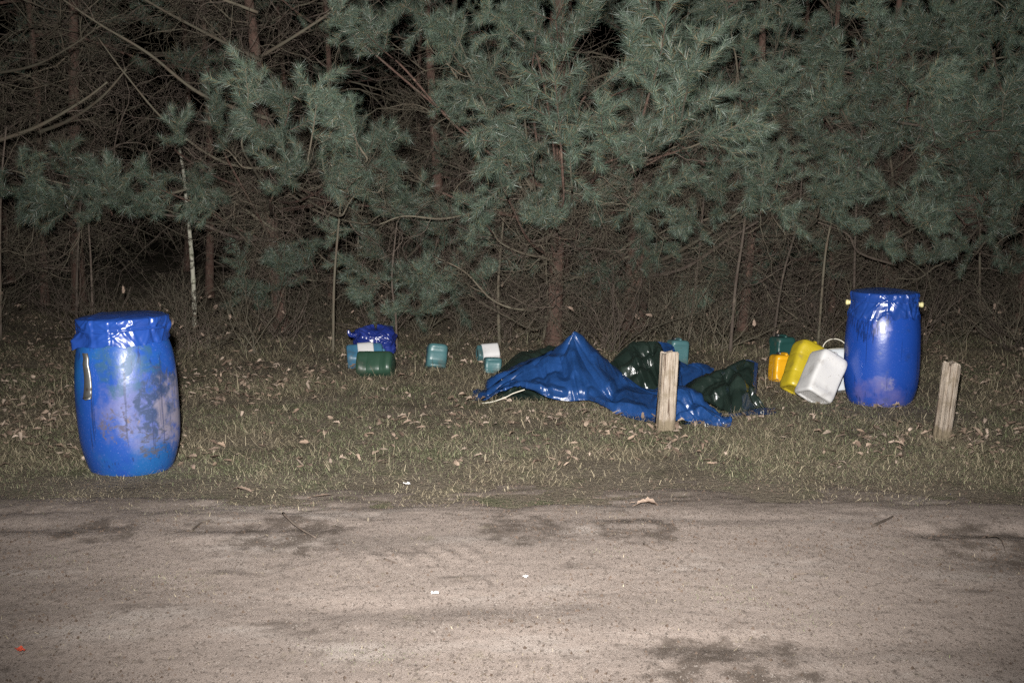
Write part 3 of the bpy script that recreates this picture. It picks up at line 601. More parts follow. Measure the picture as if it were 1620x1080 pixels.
A, WA = cloth('sheet', [
    [(746, 640, 7.30), (772, 606, 7.5), (820, 575, 7.65), (872, 553, 7.75), (905, 519, 7.62), (930, 540, 7.72), (968, 582, 7.75), (1025, 611, 7.3), (1080, 610, 7.1), (1132, 640, 6.8), (1158, 662, 6.6)],
    [(747, 641, 7.25), (780, 612, 7.36), (822, 586, 7.45), (868, 570, 7.5), (902, 545, 7.50), (935, 565, 7.45), (975, 598, 7.4), (1030, 622, 7.1), (1082, 622, 6.9), (1130, 650, 6.66), (1157, 668, 6.56)],
    [(748, 642, 7.22), (790, 616, 7.26), (828, 600, 7.28), (866, 592, 7.3), (900, 578, 7.34), (940, 592, 7.2), (985, 620, 7.08), (1035, 642, 6.86), (1085, 638, 6.75), (1128, 660, 6.58), (1156, 674, 6.52)],
    [(749, 642, 7.2), (795, 617, 7.22), (830, 608, 7.2), (866, 614, 7.14), (898, 612, 7.12), (938, 618, 7.08), (985, 638, 6.92), (1035, 658, 6.7), (1082, 652, 6.64), (1122, 668, 6.53), (1154, 678, 6.48)],
    [(750, 643, 7.2), (797, 616, 7.24), (830, 610, 7.22), (866, 628, 7.1), (900, 634, 7.08), (938, 634, 7.06), (978, 656, 6.8), (1035, 673, 6.54), (1078, 664, 6.56), (1118, 672, 6.5), (1152, 679, 6.46)]],
    TARP, 3, .06, 5., back=True, m=30, nf=9, fs=.7, steep=.72, creases=[
    ([(903, 522), (882, 563), (893, 590)], .040, 13), ([(906, 560), (917, 632)], -.030, 12), ([(908, 598), (917, 634)], .030, 8), ([(910, 530), (928, 576), (952, 616), (975, 636)], .030, 12),
    ([(935, 622), (969, 643), (1013, 648)], -.035, 12), ([(958, 622), (988, 606), (1034, 612)], .035, 12), ([(768, 606), (818, 584), (856, 572), (884, 561)], -.022, 7), ([(765, 612), (834, 595), (881, 580)], .030, 9),
    ([(812, 603), (850, 612), (890, 620)], -.030, 9), ([(1070, 648), (1101, 627), (1149, 652)], .035, 10), ([(1076, 658), (1108, 648), (1136, 668)], -.030, 8), ([(1040, 634), (1075, 620), (1110, 624)], -.025, 9),
    ([(850, 572), (862, 600), (868, 622)], .025, 8), ([(940, 560), (985, 600), (1060, 622)], -.02, 9), ([(985, 655), (1040, 655), (1090, 642)], .03, 9)])
cloth('reverse_fold', [[(782, 600, 7.85), (812, 566, 7.98), (850, 552, 8.0), (888, 546, 7.95)], [(784, 602, 7.7), (816, 572, 7.8), (851, 558, 7.85), (886, 550, 7.83)], [(788, 604, 7.6), (822, 584, 7.66), (852, 572, 7.7), (884, 562, 7.72)]], TARP_DARK, 7, .08, 4., nf=8, fs=.7, steep=.6)
cloth('reverse_fold', [[(950, 592, 8.15), (970, 566, 8.25), (997, 545, 8.35), (1028, 539, 8.35), (1044, 543, 8.35), (1054, 566, 8.3)],
    [(954, 592, 8.0), (976, 570, 8.05), (1002, 554, 8.1), (1030, 549, 8.1), (1046, 553, 8.1), (1056, 575, 8.05)],
    [(957, 594, 7.85), (980, 584, 7.8), (1006, 576, 7.8), (1030, 574, 7.8), (1046, 576, 7.8), (1057, 590, 7.8)], [(960, 598, 7.75), (985, 606, 7.5), (1010, 614, 7.4), (1035, 617, 7.35), (1050, 616, 7.35), (1060, 612, 7.4)]], TARP_DARK, 11, .08, 4., nf=6, fs=.8, wmul=1.2, steep=.4, creases=[([(968, 582), (1003, 556), (1034, 548)], .04, 9), ([(985, 598), (1028, 572), (1042, 602)], .045, 9), ([(1000, 548), (1012, 580), (1020, 606)], -.04, 9), ([(1032, 545), (1036, 575), (1046, 600)], .04, 7)])
cloth('sheet', [[(1040, 540, 8.4), (1062, 543, 8.4), (1078, 572, 8.15), (1108, 574, 8.0), (1130, 583, 7.9)], [(1042, 560, 8.1), (1062, 566, 8.05), (1080, 584, 7.9), (1108, 584, 7.8), (1128, 588, 7.75)],
    [(1044, 592, 7.75), (1064, 604, 7.6), (1085, 612, 7.4), (1108, 606, 7.45), (1122, 596, 7.6)]], TARP, 13, .05, 5., nf=5, fs=.6, steep=.45)
cloth('reverse_fold', [[(1066, 626, 7.25), (1106, 600, 7.6), (1146, 580, 7.85), (1178, 569, 7.95), (1192, 574, 7.95)],
    [(1078, 626, 7.1), (1114, 606, 7.4), (1150, 590, 7.6), (1178, 580, 7.7), (1192, 590, 7.7)],
    [(1092, 626, 7.0), (1126, 620, 7.15), (1160, 612, 7.2), (1186, 612, 7.25), (1196, 622, 7.25)],
    [(1108, 630, 6.9), (1140, 646, 6.85), (1164, 655, 6.8), (1194, 651, 6.95), (1224, 654, 6.95)]], TARP_DARK, 17, .08, 4., nf=6, fs=.8, wmul=1.2, back=True, steep=.45, creases=[([(1090, 616), (1130, 598), (1182, 576)], .035, 8), ([(1150, 588), (1160, 620), (1166, 650)], .045, 10), ([(1120, 628), (1165, 600), (1190, 614)], -.03, 9), ([(1176, 590), (1196, 632), (1216, 652)], .045, 9), ([(1110, 612), (1140, 640)], .03, 8)])
cloth('sheet', [[(1180, 569, 7.86), (1190, 570, 7.88), (1200, 574, 7.9)], [(1182, 590, 7.58), (1190, 592, 7.58), (1199, 596, 7.62)], [(1184, 612, 7.12), (1190, 618, 7.12), (1197, 624, 7.2)]], TARP, 19, .02, 4., nf=3, fs=.2, steep=.4)
cloth('sheet', [[(1150, 646, 6.95), (1180, 648, 6.98), (1205, 646, 7.0), (1226, 650, 7.0)], [(1152, 655, 6.82), (1180, 656, 6.82), (1205, 654, 6.86), (1228, 657, 6.84)], [(1156, 664, 6.72), (1182, 662, 6.75), (1206, 660, 6.78), (1230, 661, 6.78)]], TARP, 23, .02, 4., nf=4, fs=.25)
cloth('reverse_fold', [[(756, 636, 7.35), (800, 614, 7.5), (840, 606, 7.55), (876, 612, 7.5)], [(756, 640, 7.26), (800, 626, 7.38), (838, 620, 7.42), (876, 628, 7.3)], [(760, 644, 7.18), (800, 638, 7.24), (838, 637, 7.25), (876, 638, 7.22)]], TARP_DARK, 29, .12, 5., nf=14, fs=1., wmul=1., steep=.7)
cloth('reverse_fold', [[(1056, 650, 6.75), (1080, 648, 6.75), (1106, 652, 6.72)], [(1058, 662, 6.62), (1080, 660, 6.62), (1102, 662, 6.6)], [(1060, 676, 6.5), (1078, 675, 6.5), (1094, 672, 6.5)]], TARP_DARK, 31, .04, 5., nf=4, fs=.4)
# hem band along the top left edge with eyelets, and a loose cord
def toward(px, py, Y, k=.03): return P(px, py, Y - k) - np.array((tp_c[0], tp_c[1], 0))
hem = smooth_path([(768, 617, 7.30), (800, 594, 7.40), (835, 573, 7.50), (868, 556, 7.58), (884, 550, 7.62)], 10)
m_ = MB(); Vh = []
for q, (x_, y_, Y_) in enumerate(hem):
    wv = 9 + 1.2 * math.sin(q * .7)
    for t_ in (0, .5, 1): Vh.append(toward(x_ + t_ * 3, y_ + t_ * wv, Y_ - .05 * t_, .075 + .012 * math.sin(q * .9 + t_)))
m_.add(np.array(Vh), grid_faces(len(hem), 3)); hm = m_.build('hem', TARP, tp); q = hm.modifiers.new('thickness', 'SOLIDIFY'); q.thickness = .004
for (x_, y_, Y_) in ((795, 602, 7.37), (1206, 652, 6.82), (1118, 672, 6.45)):
    a = np.linspace(0, 2 * math.pi, 17); c_ = toward(x_, y_, Y_, .085 if x_ == 795 else .04); m_ = MB(); tube(m_, np.stack([c_[0] + .009 * np.cos(a), c_[1] + .003 * np.sin(a), c_[2] + .009 * np.sin(a)], -1), .003, 6); m_.build('eyelet', METAL, tp)
m_ = MB(); tube(m_, smooth_path([toward(760, 638, 7.2), toward(780, 635, 7.18), toward(800, 628, 7.18), (toward(812, 622, 7.2)), toward(830, 616, 7.2)], 6), .0035, 6); m_.build('cord', ROPE, tp)

# ------------------------------------------------------------------ pine branches
def unit(v): return v / (np.linalg.norm(v) + 1e-9)
def grow(r, p, d, L, lev, rad, wood, segs, par, maxlev):
    n = max(3, int(L / par['step'])); pts = [p]; dirs = [d]; st = L / n
    for i in range(n):
        d = unit(d + r.normal(0, par['wob'], 3) + np.array((0, 0, par['up'][lev] * (i + 1) / n))); p = p + d * st; pts.append(p); dirs.append(d)
    pts = np.array(pts); wood.append((pts, np.linspace(rad, max(rad * .35, par['rmin']), n + 1)))
    if segs is not None:
        s0 = par['bare'][lev]
        for i in range(n):
            if (i + .5) / n > s0: segs.append((pts[i], pts[i + 1], i == n - 1))
    if lev < maxlev:
        for i in range(1, n + 1):
            t = i / n
            if t < par['first'][lev]: continue
            for s in range(par['kids'][lev] if i < n else par['kids'][lev] + 1):
                if r.random() < par['skip']: continue
                ax = dirs[i]; sd = np.cross(ax, (0, 0, 1.)); sd = unit(sd) * (1 if (s + i) % 2 else -1)
                upv = np.cross(sd, ax); ang = math.radians(r.uniform(*par['ang'])); roll = r.normal(0, par['roll'])
                nd = unit(ax * math.cos(ang) + (sd * math.cos(roll) + upv * math.sin(roll)) * math.sin(ang))
                grow(r, pts[i], nd, L * par['ratio'][lev] * (1.15 - .75 * t) * r.uniform(.7, 1.25), lev + 1, rad * .55 * (1 - .4 * t), wood, segs, par, maxlev)
def wood_mesh(name, wood, mat, sides=(5, 4, 3)):
    m_ = MB()
    for pts, rd in wood: tube(m_, pts, rd, 6 if rd[0] > .008 else 4 if rd[0] > .004 else 3)
    return make_mesh(name, m_, mat)
NCOL = np.array([(.074, .103, .080), (.062, .090, .073), (.094, .124, .098), (.072, .102, .064)])
def needle_mesh(name, r, segs, per_m=800, ln=.072, wd=.0020):
    a = np.array([s[0] for s in segs]); b = np.array([s[1] for s in segs]); tip = np.array([s[2] for s in segs])
    L = np.linalg.norm(b - a, axis=1); n = np.maximum(3, (L * per_m * (1 + .5 * tip)).astype(int)); k = np.repeat(np.arange(len(L)), n); N = len(k)
    t = r.random(N); ax = ((b - a) / L[:, None])[k]; base = a[k] + (b - a)[k] * t[:, None]
    q = r.normal(0, 1, (N, 3)); q -= ax * (q * ax).sum(1)[:, None]; q /= np.linalg.norm(q, axis=1)[:, None] + 1e-9
    ang = np.radians(np.where(tip[k], 52 - 32 * t, 52) + r.normal(0, 8, N)); d = ax * np.cos(ang)[:, None] + q * np.sin(ang)[:, None]
    d[:, 2] += .10; ll = ln * (.75 + .5 * r.random(N)); side = np.cross(d, r.normal(0, 1, (N, 3))); side /= np.linalg.norm(side, axis=1)[:, None] + 1e-9; side *= wd * .5
    V = np.stack([base - side, base + side, base + d * ll[:, None]], 1).reshape(-1, 3)
    c = NCOL[r.integers(0, 4, N)] * (.75 + .5 * r.random(N))[:, None]; dead = r.random(N) < .07; c[dead] = (.2, .15, .08)
    m_ = MB(); m_.add(V, np.arange(3 * N).reshape(-1, 3)); m_.C.append(np.repeat(c, 3, 0)); return make_mesh(name, m_, NEEDLES, False)
BOUGHS, DEAD = [], []
for q in range(9):                                  # live boughs, 1 unit long to be scaled at placing
    r = np.random.default_rng(100 + q); wood, segs = [], []
    par = dict(step=.13, wob=.13, up=(.10, .22, .30), rmin=.0022, bare=(.78, .42, .08), first=(.35, .35), kids=(2, 2), skip=.38, ang=(38, 62), roll=.45, ratio=(.48, .46))
    grow(r, np.zeros(3), unit(np.array((1, 0, -.04))), 1.35, 0, .015, wood, segs, par, 2)
    BOUGHS.append((wood_mesh('bough', wood, BARK_GREEN if q % 3 else BARK_RED), needle_mesh('needles', r, segs)))
TUFT = []
for q in range(7):                                  # bushy shoots with whorls of side shoots, about 0.7 m
    r = np.random.default_rng(140 + q); wood, segs = [], []
    par = dict(step=.11, wob=.07, up=(.06, .25, .30), rmin=.0025, bare=(.30, .12, 0), first=(.30, .40), kids=(2, 1), skip=.12, ang=(40, 62), roll=1.1, ratio=(.55, .45))
    grow(r, np.zeros(3), unit(np.array((1, 0, .0))), .70, 0, .009, wood, segs, par, 2)
    TUFT.append((wood_mesh('bough', wood, BARK_RED if q % 2 else BARK_GREEN), needle_mesh('needles', r, segs, 900, .082, .0021)))
for q in range(9):                                  # dead, bare, curling branches
    r = np.random.default_rng(200 + q); wood = []
    par = dict(step=.09, wob=.22, up=(.05, .08, -.05, 0), rmin=.0012, bare=(0, 0, 0), first=(.12, .1, .1), kids=(1, 1, 1), skip=.30, ang=(30, 75), roll=1.0, ratio=(.50, .50, .5))
    grow(r, np.zeros(3), unit(np.array((1, 0, -.02))), 1.35, 0, .0085, wood, None, par, 3)
    DEAD.append(wood_mesh('dead_branch', wood, BARK_GREY if q % 2 else BARK_GREEN))
RB = np.random.default_rng(77)
def aim(o, p, tip, roll, unit_len):
    v = Vector(np.asarray(tip) - np.asarray(p)); L = v.length; x = v.normalized(); z = Vector((0, 0, 1)); y = z.cross(x).normalized(); z = x.cross(y)
    o.rotation_euler = (Matrix((x, y, z)).transposed() @ Matrix.Rotation(roll, 3, 'X')).to_euler(); o.location = tuple(p); o.scale = (L / unit_len,) * 3
def bough(tree, p, tip, k=None, roll=None, kinds=None):
    o0 = np.array(tree.location); lst = kinds or BOUGHS; k = int(RB.integers(len(lst))) if k is None else k % len(lst)
    b = link('bough', lst[k][0], tree); aim(b, np.asarray(p) - o0, np.asarray(tip) - o0, RB.normal(0, .35) if roll is None else roll, 1.3 if lst is BOUGHS else .66)
    link('needles', lst[k][1], b); return b
def dead(tree, p, tip, k=None, thick=1):
    o0 = np.array(tree.location); k = int(RB.integers(len(DEAD))) if k is None else k
    b = link('dead_branch', DEAD[k], tree); aim(b, np.asarray(p) - o0, np.asarray(tip) - o0, RB.random() * 6.28, 1.25); return b
def pine(label, base, lean, rad, H, n_live, n_dead, zlive=1.4, reach=1.5, group='pines at the edge of the wood', front=0.):
    t = thing('pine_tree', label, 'tree', (base[0], base[1], float(gz(base[0], base[1])) - .03), None, group)
    z = np.linspace(0, H, 26); rr = rad * (1 - .75 * z / H) * (1 + .25 * np.exp(-z / .25)); r_ = RB
    path = np.stack([lean[0] * z + .03 * np.sin(z * 1.3 + r_.random() * 6), lean[1] * z + .03 * np.sin(z * 1.1 + r_.random() * 6), z], -1)
    m_ = MB(); tube(m_, smooth_path(path, 4), np.interp(np.linspace(0, 25, 101), np.arange(26), rr) * (1 + .05 * np.sin(np.arange(101) * 1.7)), 18); m_.build('trunk', BARK_RED, t)
    def at(zz): return np.array(t.location) + np.array([np.interp(zz, z, path[:, 0]), np.interp(zz, z, path[:, 1]), zz])
    t_at = at
    for q in range(n_live):
        zz = zlive + (H - zlive - .2) * r_.random() ** 1.25; a = r_.random() * 2 * math.pi if r_.random() > front else r_.normal(-math.pi / 2, .8)
        L = reach * (1 - .65 * (zz - zlive) / (H - zlive)) * r_.uniform(.65, 1.15); p = at(zz); bough(t, p, p + L * np.array((math.cos(a), math.sin(a), r_.normal(.05, .18))))
    for q in range(n_dead):
        zz = r_.uniform(.25, max(zlive + .8, 2.4)); a = r_.random() * 2 * math.pi if r_.random() > .5 else r_.normal(-math.pi / 2, 1.0); L = r_.uniform(.5, 1.25) * reach * .8; p = at(zz)
        dead(t, p, p + L * np.array((math.cos(a), math.sin(a), r_.normal(.0, .28))))
    return t, at

# front trees, where their trunks stand in the photograph
g = G(452, 527); p1, a1 = pine('slender reddish leaning pine with forked bare limbs beside the birch sapling', g, (-.09, .0), .066, 7.0, 10, 50, 3.2, 1.4, front=.0)
g = G(880, 546); p2, a2 = pine('young pine with dense blue green boughs right behind the tarpaulin peak', g, (.0, .0), .066, 6.5, 12, 30, 1.8, 1.3)
g = G(1002, 522); p3, a3 = pine('thick dark pine trunk standing behind the tarpaulin', (g[0], g[1]), (.02, .02), .115, 7.5, 20, 30, 1.3, 1.5)
g = G(1178, 526); p4, a4 = pine('thin pine with leaning dead branches between tarpaulin and orange canister', (g[0], g[1]), (.03, .01), .045, 6.5, 20, 30, 1.2, 1.5, front=.3)
g = G(1420, 520); p5, a5 = pine('spreading dark pine behind the upright bright blue drum', (g[0], g[1] + .4), (.0, .0), .042, 6.5, 30, 34, 1.1, 1.7, front=.35)
g = G(90, 515); p6, a6 = pine('pine with low sweeping bough behind the dirty dented drum', (g[0] - .1, g[1] + .9), (.02, 0), .075, 6.5, 4, 70, 3.4, 1.6)
g = G(690, 515); p7, a7 = pine('bushy pine with low needles above the single teal canister', (g[0], g[1] + .5), (-.02, .02), .06, 6.0, 26, 26, .5, 1.2, front=.2)
g = G(1640, 520); p8, a8 = pine('dark full pine behind the leaning post', (g[0] + .1, g[1] + .5), (-.01, 0), .075, 6.5, 30, 26, 1.0, 1.7, front=.2)
def spray(tree, at, z, px, py, Y, size=.65, up=.32):
    """a bare limb out from the trunk that ends in a needled shoot centred on the given spot"""
    c = np.array(P(px, py, Y)); root = at(z); out = unit((c - root) * [1, 1, 0]); d = unit(out * (1 - up) + np.array((RB.normal(0, .28), -.25, up * 1.3 + RB.normal(0, .15)))); L = size
    L *= .88; b0 = c - d * L * .75; o0 = np.array(tree.location)
    m1 = root * .45 + b0 * .55 + np.array((RB.normal(0, .04), RB.normal(0, .04), -.05 - .04 * RB.random()))
    pts = smooth_path([root - o0, m1 - o0, b0 - (d * .5 + unit(b0 - m1) * .5) * .14 - o0, b0 + d * .05 - o0], 6); m_ = MB(); tube(m_, pts, np.linspace(.013, .006, len(pts)), 6); m_.build('limb', BARK_GREEN if RB.random() < .6 else BARK_RED, tree)
    bough(tree, b0, b0 + d * L, kinds=TUFT, roll=RB.random() * 6.28)
    for q in range(2):
        s_ = int(RB.integers(4, len(pts) - 3)); dk = link('dead_branch', DEAD[int(RB.integers(9))], tree); aim(dk, pts[s_], pts[s_] + unit(out + RB.normal(0, .7, 3)) * RB.uniform(.3, .7), RB.random() * 6, 1.25)
for (tree, at, z, Y, lst) in (
    (p1, a1, 1.35, 8.1, [(395, 135, .6, .8), (452, 190, .65), (505, 170, .65, .7), (560, 218, .65), (615, 238, .6), (520, 265, .65, .3), (460, 262, .6), (575, 292, .6, .3), (415, 215, .6), (545, 175, .5, .8)]),
    (p1, a1, 1.3, 8.9, [(640, 305, .6), (350, 195, .6), (285, 205, .55), (620, 330, .55)]),
    (p2, a2, 1.2, 7.9, [(882, 160, .95, .95), (800, 225, .7), (955, 205, .7), (785, 275, .65, .3), (905, 250, .7), (845, 235, .6), (1045, 70, .95, .95), (985, 115, .7), (1105, 125, .75), (1150, 205, .65, .3), (1065, 185, .7), (1010, 235, .6)]),
    (p2, a2, 1.1, 8.7, [(855, 335, .6, .3), (945, 325, .65, .3), (1010, 305, .65, .3), (765, 125, .6), (850, 45, .7), (700, 55, .65), (925, 25, .7), (760, 325, .6), (1060, 305, .6, .3), (650, 20, .6), (780, 40, .6), (580, 60, .55, .2), (530, 30, .5, .2), (860, 280, .6, .1), (720, 160, .5, .1)]),
    (p4, a4, 1.2, 9.0, [(1212, 262, .55, .8), (1245, 262, .5, .8), (1130, 312, .65, .3), (1290, 312, .65, .3), (1195, 300, .6), (1185, 60, .6), (1240, 40, .65), (1230, 150, .55), (1190, 130, .6, .1), (1185, 215, .6, .1), (1150, 20, .6), (1240, 340, .55, .1), (1100, 350, .5, .1)]),
    (p5, a5, 1.5, 9.5, [(1330, 125, .7), (1400, 105, .7), (1290, 165, .65), (1470, 125, .7), (1375, 160, .6), (1440, 55, .7), (1340, 290, .65, .3), (1400, 300, .65, .3), (1455, 280, .65, .3), (1300, 60, .6), (1510, 215, .6), (1415, 215, .65, .1), (1355, 230, .6, .1), (1460, 340, .6, .1), (1300, 235, .6, .1), (1385, 30, .65), (1330, 350, .55, .1), (1280, 110, .6), (1490, 60, .65)]),
    (p8, a8, 1.4, 9.6, [(1550, 95, .7), (1590, 155, .7), (1540, 265, .65), (1600, 270, .65), (1600, 40, .7), (1570, 370, .6), (1500, 320, .6), (1520, 150, .6), (1575, 215, .65, .1), (1610, 330, .6, .1), (1545, 30, .65), (1530, 400, .5, .1), (1485, 15, .65, .1), (1495, -30, .65, .1), (1470, 400, .5, .1), (1400, 385, .5, .1)]),
    (p6, a6, 1.2, 9.2, [(45, 275, .65, .3), (110, 262, .65, .3), (170, 300, .65, .3), (90, 318, .65, .3), (20, 300, .6, .3), (140, 330, .5, .2)]),
    (p1, a1, 1.0, 9.3, [(240, 290, .65, .3), (300, 285, .65, .3), (215, 320, .55, .3), (320, 320, .5, .3)]),
    (p7, a7, .8, 9.6, [(600, 400, .6), (680, 430, .6), (720, 470, .55), (590, 470, .55), (745, 385, .6), (640, 355, .6), (660, 490, .5), (560, 420, .55), (700, 380, .6), (760, 440, .5, .1), (620, 500, .45, .1), (540, 360, .5, .1), (650, 440, .55, .1)]),
    (p1, a1, .6, 10.0, [(445, 440, .6), (400, 465, .6), (490, 400, .55), (380, 410, .5)]), (p3, a3, .7, 10.2, [(830, 415, .55), (1085, 470, .5), (950, 430, .5), (1040, 400, .55), (920, 390, .5), (1130, 430, .5, .1), (1010, 380, .5, .1)])):
    for q in lst: spray(tree, at, max(.3, z + RB.normal(0, .18)), q[0], q[1], Y + RB.normal(0, .12), *q[2:])
for (tree, at, n_) in ((p1, a1, 10), (p2, a2, 10), (p3, a3, 20), (p4, a4, 22), (p5, a5, 24), (p6, a6, 12), (p7, a7, 12), (p8, a8, 14)):      # drooping dead branches low in front
    for q in range(n_):
        p = at(RB.uniform(.35, 1.7)); a = RB.normal(-math.pi / 2, .75); dead(tree, p, p + RB.uniform(.6, 1.15) * np.array((math.cos(a), math.sin(a), RB.normal(-.22, .2))))
# long bare limbs that read in the photograph
def limb(tree, pts, rad, mat=BARK_GREEN):
    o0 = np.array(tree.location); p = smooth_path([P(*q) - o0 for q in pts], 7); m_ = MB(); tube(m_, p, np.linspace(rad, rad * .35, len(p)) * (1 + .1 * np.sin(np.arange(len(p)) * 1.9)), 8); b = m_.build('limb', mat, tree)
    for s in range(1, len(p) - 2, 3):
        dk = link('dead_branch', DEAD[int(RB.integers(9))], tree); d = unit(p[s + 1] - p[s]) * .7 + RB.normal(0, .6, 3); L = RB.uniform(.25, .6); aim(dk, p[s], p[s] + unit(d) * L, RB.random() * 6, 1.25)
limb(p1, [(408, 20, 10.2), (330, -10, 10.0), (300, -30, 9.9)], .015); limb(p1, [(412, 95, 10.3), (340, 60, 10.1), (230, 0, 9.9), (200, -30, 9.9)], .018)
limb(p1, [(412, 90, 10.3), (470, 55, 10.0), (530, 15, 9.9), (560, -10, 9.8)], .017)
limb(p1, [(430, 190, 10.3), (320, 150, 10.0), (235, 85, 9.8), (160, 40, 9.7), (100, 0, 9.6)], .018); limb(p1, [(433, 270, 10.3), (350, 255, 10.0), (265, 195, 9.8), (200, 120, 9.7), (155, 60, 9.7)], .014)
limb(p1, [(437, 380, 10.4), (370, 374, 10.0), (300, 347, 9.8), (230, 335, 9.7), (165, 318, 9.6)], .018, BARK_GREY); limb(p1, [(437, 365, 10.4), (330, 300, 10.2), (240, 312, 9.8), (140, 300, 9.6), (20, 270, 9.5)], .014)
limb(p6, [(60, 210, 10.5), (110, 190, 10.2), (160, 155, 9.9), (200, 110, 9.8)], .02); limb(p6, [(-30, 120, 10.5), (50, 105, 10.2), (110, 75, 10), (160, 40, 9.9)], .015); limb(p6, [(-10, 225, 10.3), (60, 200, 10.1), (130, 160, 9.9), (170, 130, 9.8)], .02)
limb(p2, [(880, 370, 9.9), (825, 345, 9.5), (760, 330, 9.2), (700, 305, 9.0)], .024, BARK_RED); limb(p2, [(790, 332, 9.4), (760, 335, 9.2), (700, 346, 9.0), (640, 342, 8.9), (600, 355, 8.9)], .012)
limb(p3, [(1005, 430, 10.9), (1060, 405, 10.3), (1120, 370, 9.8), (1190, 320, 9.5)], .026, BARK_GREEN); limb(p3, [(1005, 440, 10.9), (1080, 425, 10.3), (1150, 380, 9.9), (1200, 350, 9.7)], .022, BARK_GREY)
limb(p2, [(880, 480, 9.9), (830, 490, 9.4), (780, 475, 9.3), (735, 430, 9.2), (685, 405, 9.2)], .012); limb(p2, [(880, 480, 9.9), (850, 520, 9.6), (800, 500, 9.4), (740, 465, 9.3)], .010)
limb(p5, [(1420, 420, 10.6), (1360, 400, 10.2), (1340, 370, 10), (1290, 350, 9.9)], .014, BARK_GREY); limb(p5, [(1370, 180, 10.6), (1430, 195, 10.0), (1480, 200, 9.9), (1520, 195, 9.8)], .016, BARK_GREY)
limb(p4, [(1185, 300, 10.4), (1140, 290, 9.8), (1090, 288, 9.4), (1045, 290, 9.2)], .012, BARK_GREEN)

# further pines, fading into the dark
FAR = [(-5.2, 12.2), (-3.6, 13.4), (-2.2, 12.6), (-.9, 13.2), (.5, 12.4), (1.9, 13.0), (3.2, 12.2), (4.6, 12.9), (6.0, 12.4), (-6.4, 14.8), (-4.4, 15.6), (-2.8, 16.2), (-1.2, 15.4), (.4, 16), (2.2, 15.6), (3.9, 15.8), (5.6, 15.2), (7.4, 15.5), (-6.9, 11.6), (7.6, 12.0), (-8.2, 13.6), (9.2, 13.8)]
for q, (x_, y_) in enumerate(FAR):
    t, at = pine('dim pine further back in the dark wood', (x_ + RB.normal(0, .25), y_ + RB.normal(0, .3)), (RB.normal(0, .02), 0), RB.uniform(.03, .055), 7.5, 26 if y_ < 14 else 18, 40 if y_ < 14 else 14, (.5, 1.0)[q % 2] + (2.4 if x_ < -1.6 else 0), 1.7, 'pines in the depth of the wood')

# ------------------------------------------------------------------ saplings and bare shrubs at the wood's edge
def sapling(label, pts, rad, mat, name='sapling', nd=5):
    base = np.array(P(*pts[0])); base[2] = float(gz(base[0], base[1])); t = thing(name, label, 'tree', tuple(base), None, 'thin saplings at the edge of the wood' if name == 'sapling' else None)
    p = smooth_path([np.zeros(3)] + [P(*q) - base for q in pts[1:]], 8); m_ = MB(); tube(m_, p, np.linspace(rad, rad * .55, len(p)) * (1 + .12 * np.sin(np.arange(len(p)) * 2.3)), 9); m_.build('trunk', mat, t)
    for q in range(nd):
        s = int(RB.integers(len(p) // 3, len(p) - 1)); d = unit(np.array((RB.normal(0, 1), RB.normal(-.2, .7), RB.normal(.6, .4)))); b = link('branch', DEAD[int(RB.integers(9))], t); aim(b, p[s], p[s] + d * RB.uniform(.25, .6), RB.random() * 6, 1.25)
sapling('pale mottled birch sapling standing behind the dirty dented drum', [(308, 512, 10.9), (306, 450, 10.9), (302, 390, 10.9), (296, 330, 10.9), (290, 270, 11.1), (280, 215, 11.4)], .024, BARK_BIRCH, 'birch_sapling', 7)
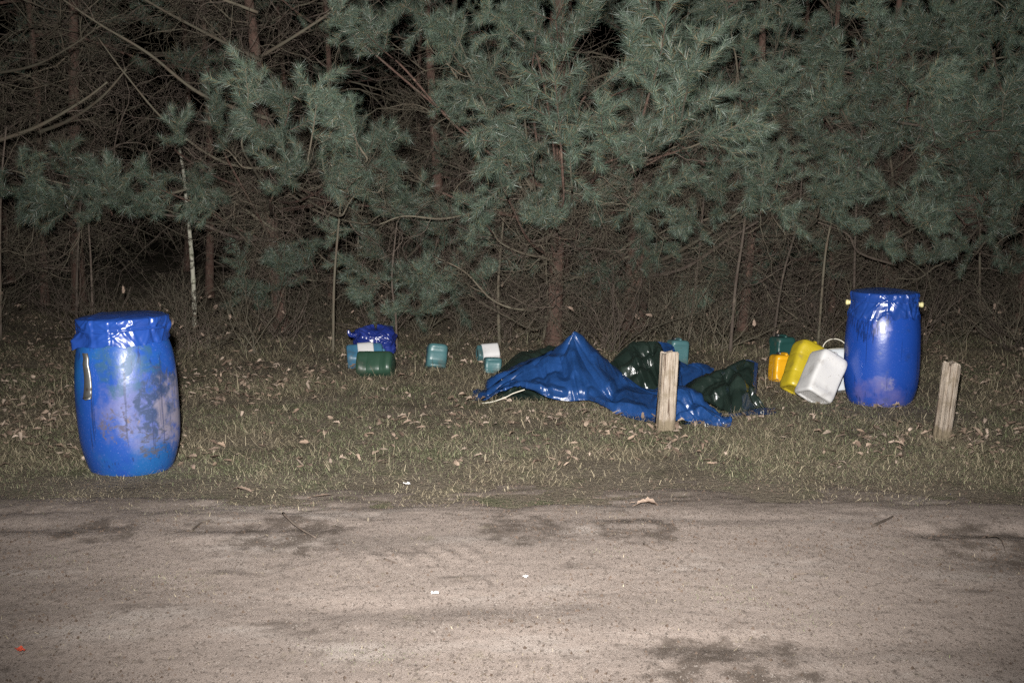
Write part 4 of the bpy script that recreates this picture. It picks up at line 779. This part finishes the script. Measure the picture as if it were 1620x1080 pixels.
for q, (a_, b_, c_, Y_) in enumerate((((527, 556), (529, 440), (540, 310), 9.4), ((120, 510), (122, 430), (127, 330), 10.6), ((146, 500), (144, 420), (140, 330), 10.8), ((1296, 495), (1306, 400), (1322, 320), 9.9), ((1222, 540), (1238, 440), (1262, 350), 9.6),
        ((1155, 560), (1164, 450), (1176, 370), 9.4), ((790, 545), (788, 470), (790, 420), 9.8), ((628, 560), (626, 500), (620, 440), 9.6), ((1350, 520), (1356, 300), (1372, 130), 10.3), ((1552, 520), (1550, 430), (1552, 330), 10.6), ((0, 520), (0, 400), (2, 290), 10.2), ((1090, 540), (1100, 450), (1106, 400), 10.2), ((860, 545), (866, 470), (864, 420), 10.2))):
    sapling('thin bare sapling stem rising from the undergrowth', [(*a_, Y_), (*b_, Y_), (*c_, Y_ - .05), (c_[0] + 8, c_[1] - 90, Y_)], RB.uniform(.010, .016), BARK_GREY if q % 3 else BARK_GREEN, nd=5)
SHRUB = []
for q in range(5):
    r = np.random.default_rng(300 + q); wood = []
    par = dict(step=.08, wob=.16, up=(.10, .06, 0), rmin=.0013, bare=(0, 0, 0), first=(.2, .1), kids=(1, 1), skip=.25, ang=(25, 60), roll=1.2, ratio=(.5, .5))
    for s in range(9): grow(r, r.normal(0, .06, 3) * [1, 1, 0], unit(np.array((r.normal(0, .55), r.normal(0, .55), .9))), r.uniform(.35, .85), 0, .005, wood, None, par, 2)
    m_ = MB()
    SHRUB.append(wood_mesh('twigs', wood, BARK_GREY if q % 2 else BARK_GREEN))
r = np.random.default_rng(55); SLEAF = LEAVES
for q in range(85):
    px = r.uniform(-20, 1640); y_ = r.uniform(9.3, 11.8); x_ = P(px, 500, y_)[0]
    if 9.3 < y_ < 9.6 and 540 < px < 640: y_ += .5
    t = thing('bare_shrub', 'low tangle of bare brown twigs under the pines', 'shrub', (x_, y_, float(gz(x_, y_)) - .01), (0, 0, r.random() * 6.28), 'bare shrubs along the foot of the wood'); s = r.uniform(.6, 1.15); t.scale = (s, s, s * r.uniform(.7, 1.1))
    link('twigs', SHRUB[int(r.integers(5))], t)
    for k in range(int(r.integers(0, 4))):
        lf = link('withered_leaf', LEAVES[int(r.integers(8))], t, r.normal(0, .2, 3) * [1, 1, .3] + [0, 0, .35], tuple(r.random(3) * 6)); lf.scale = (.07,) * 3
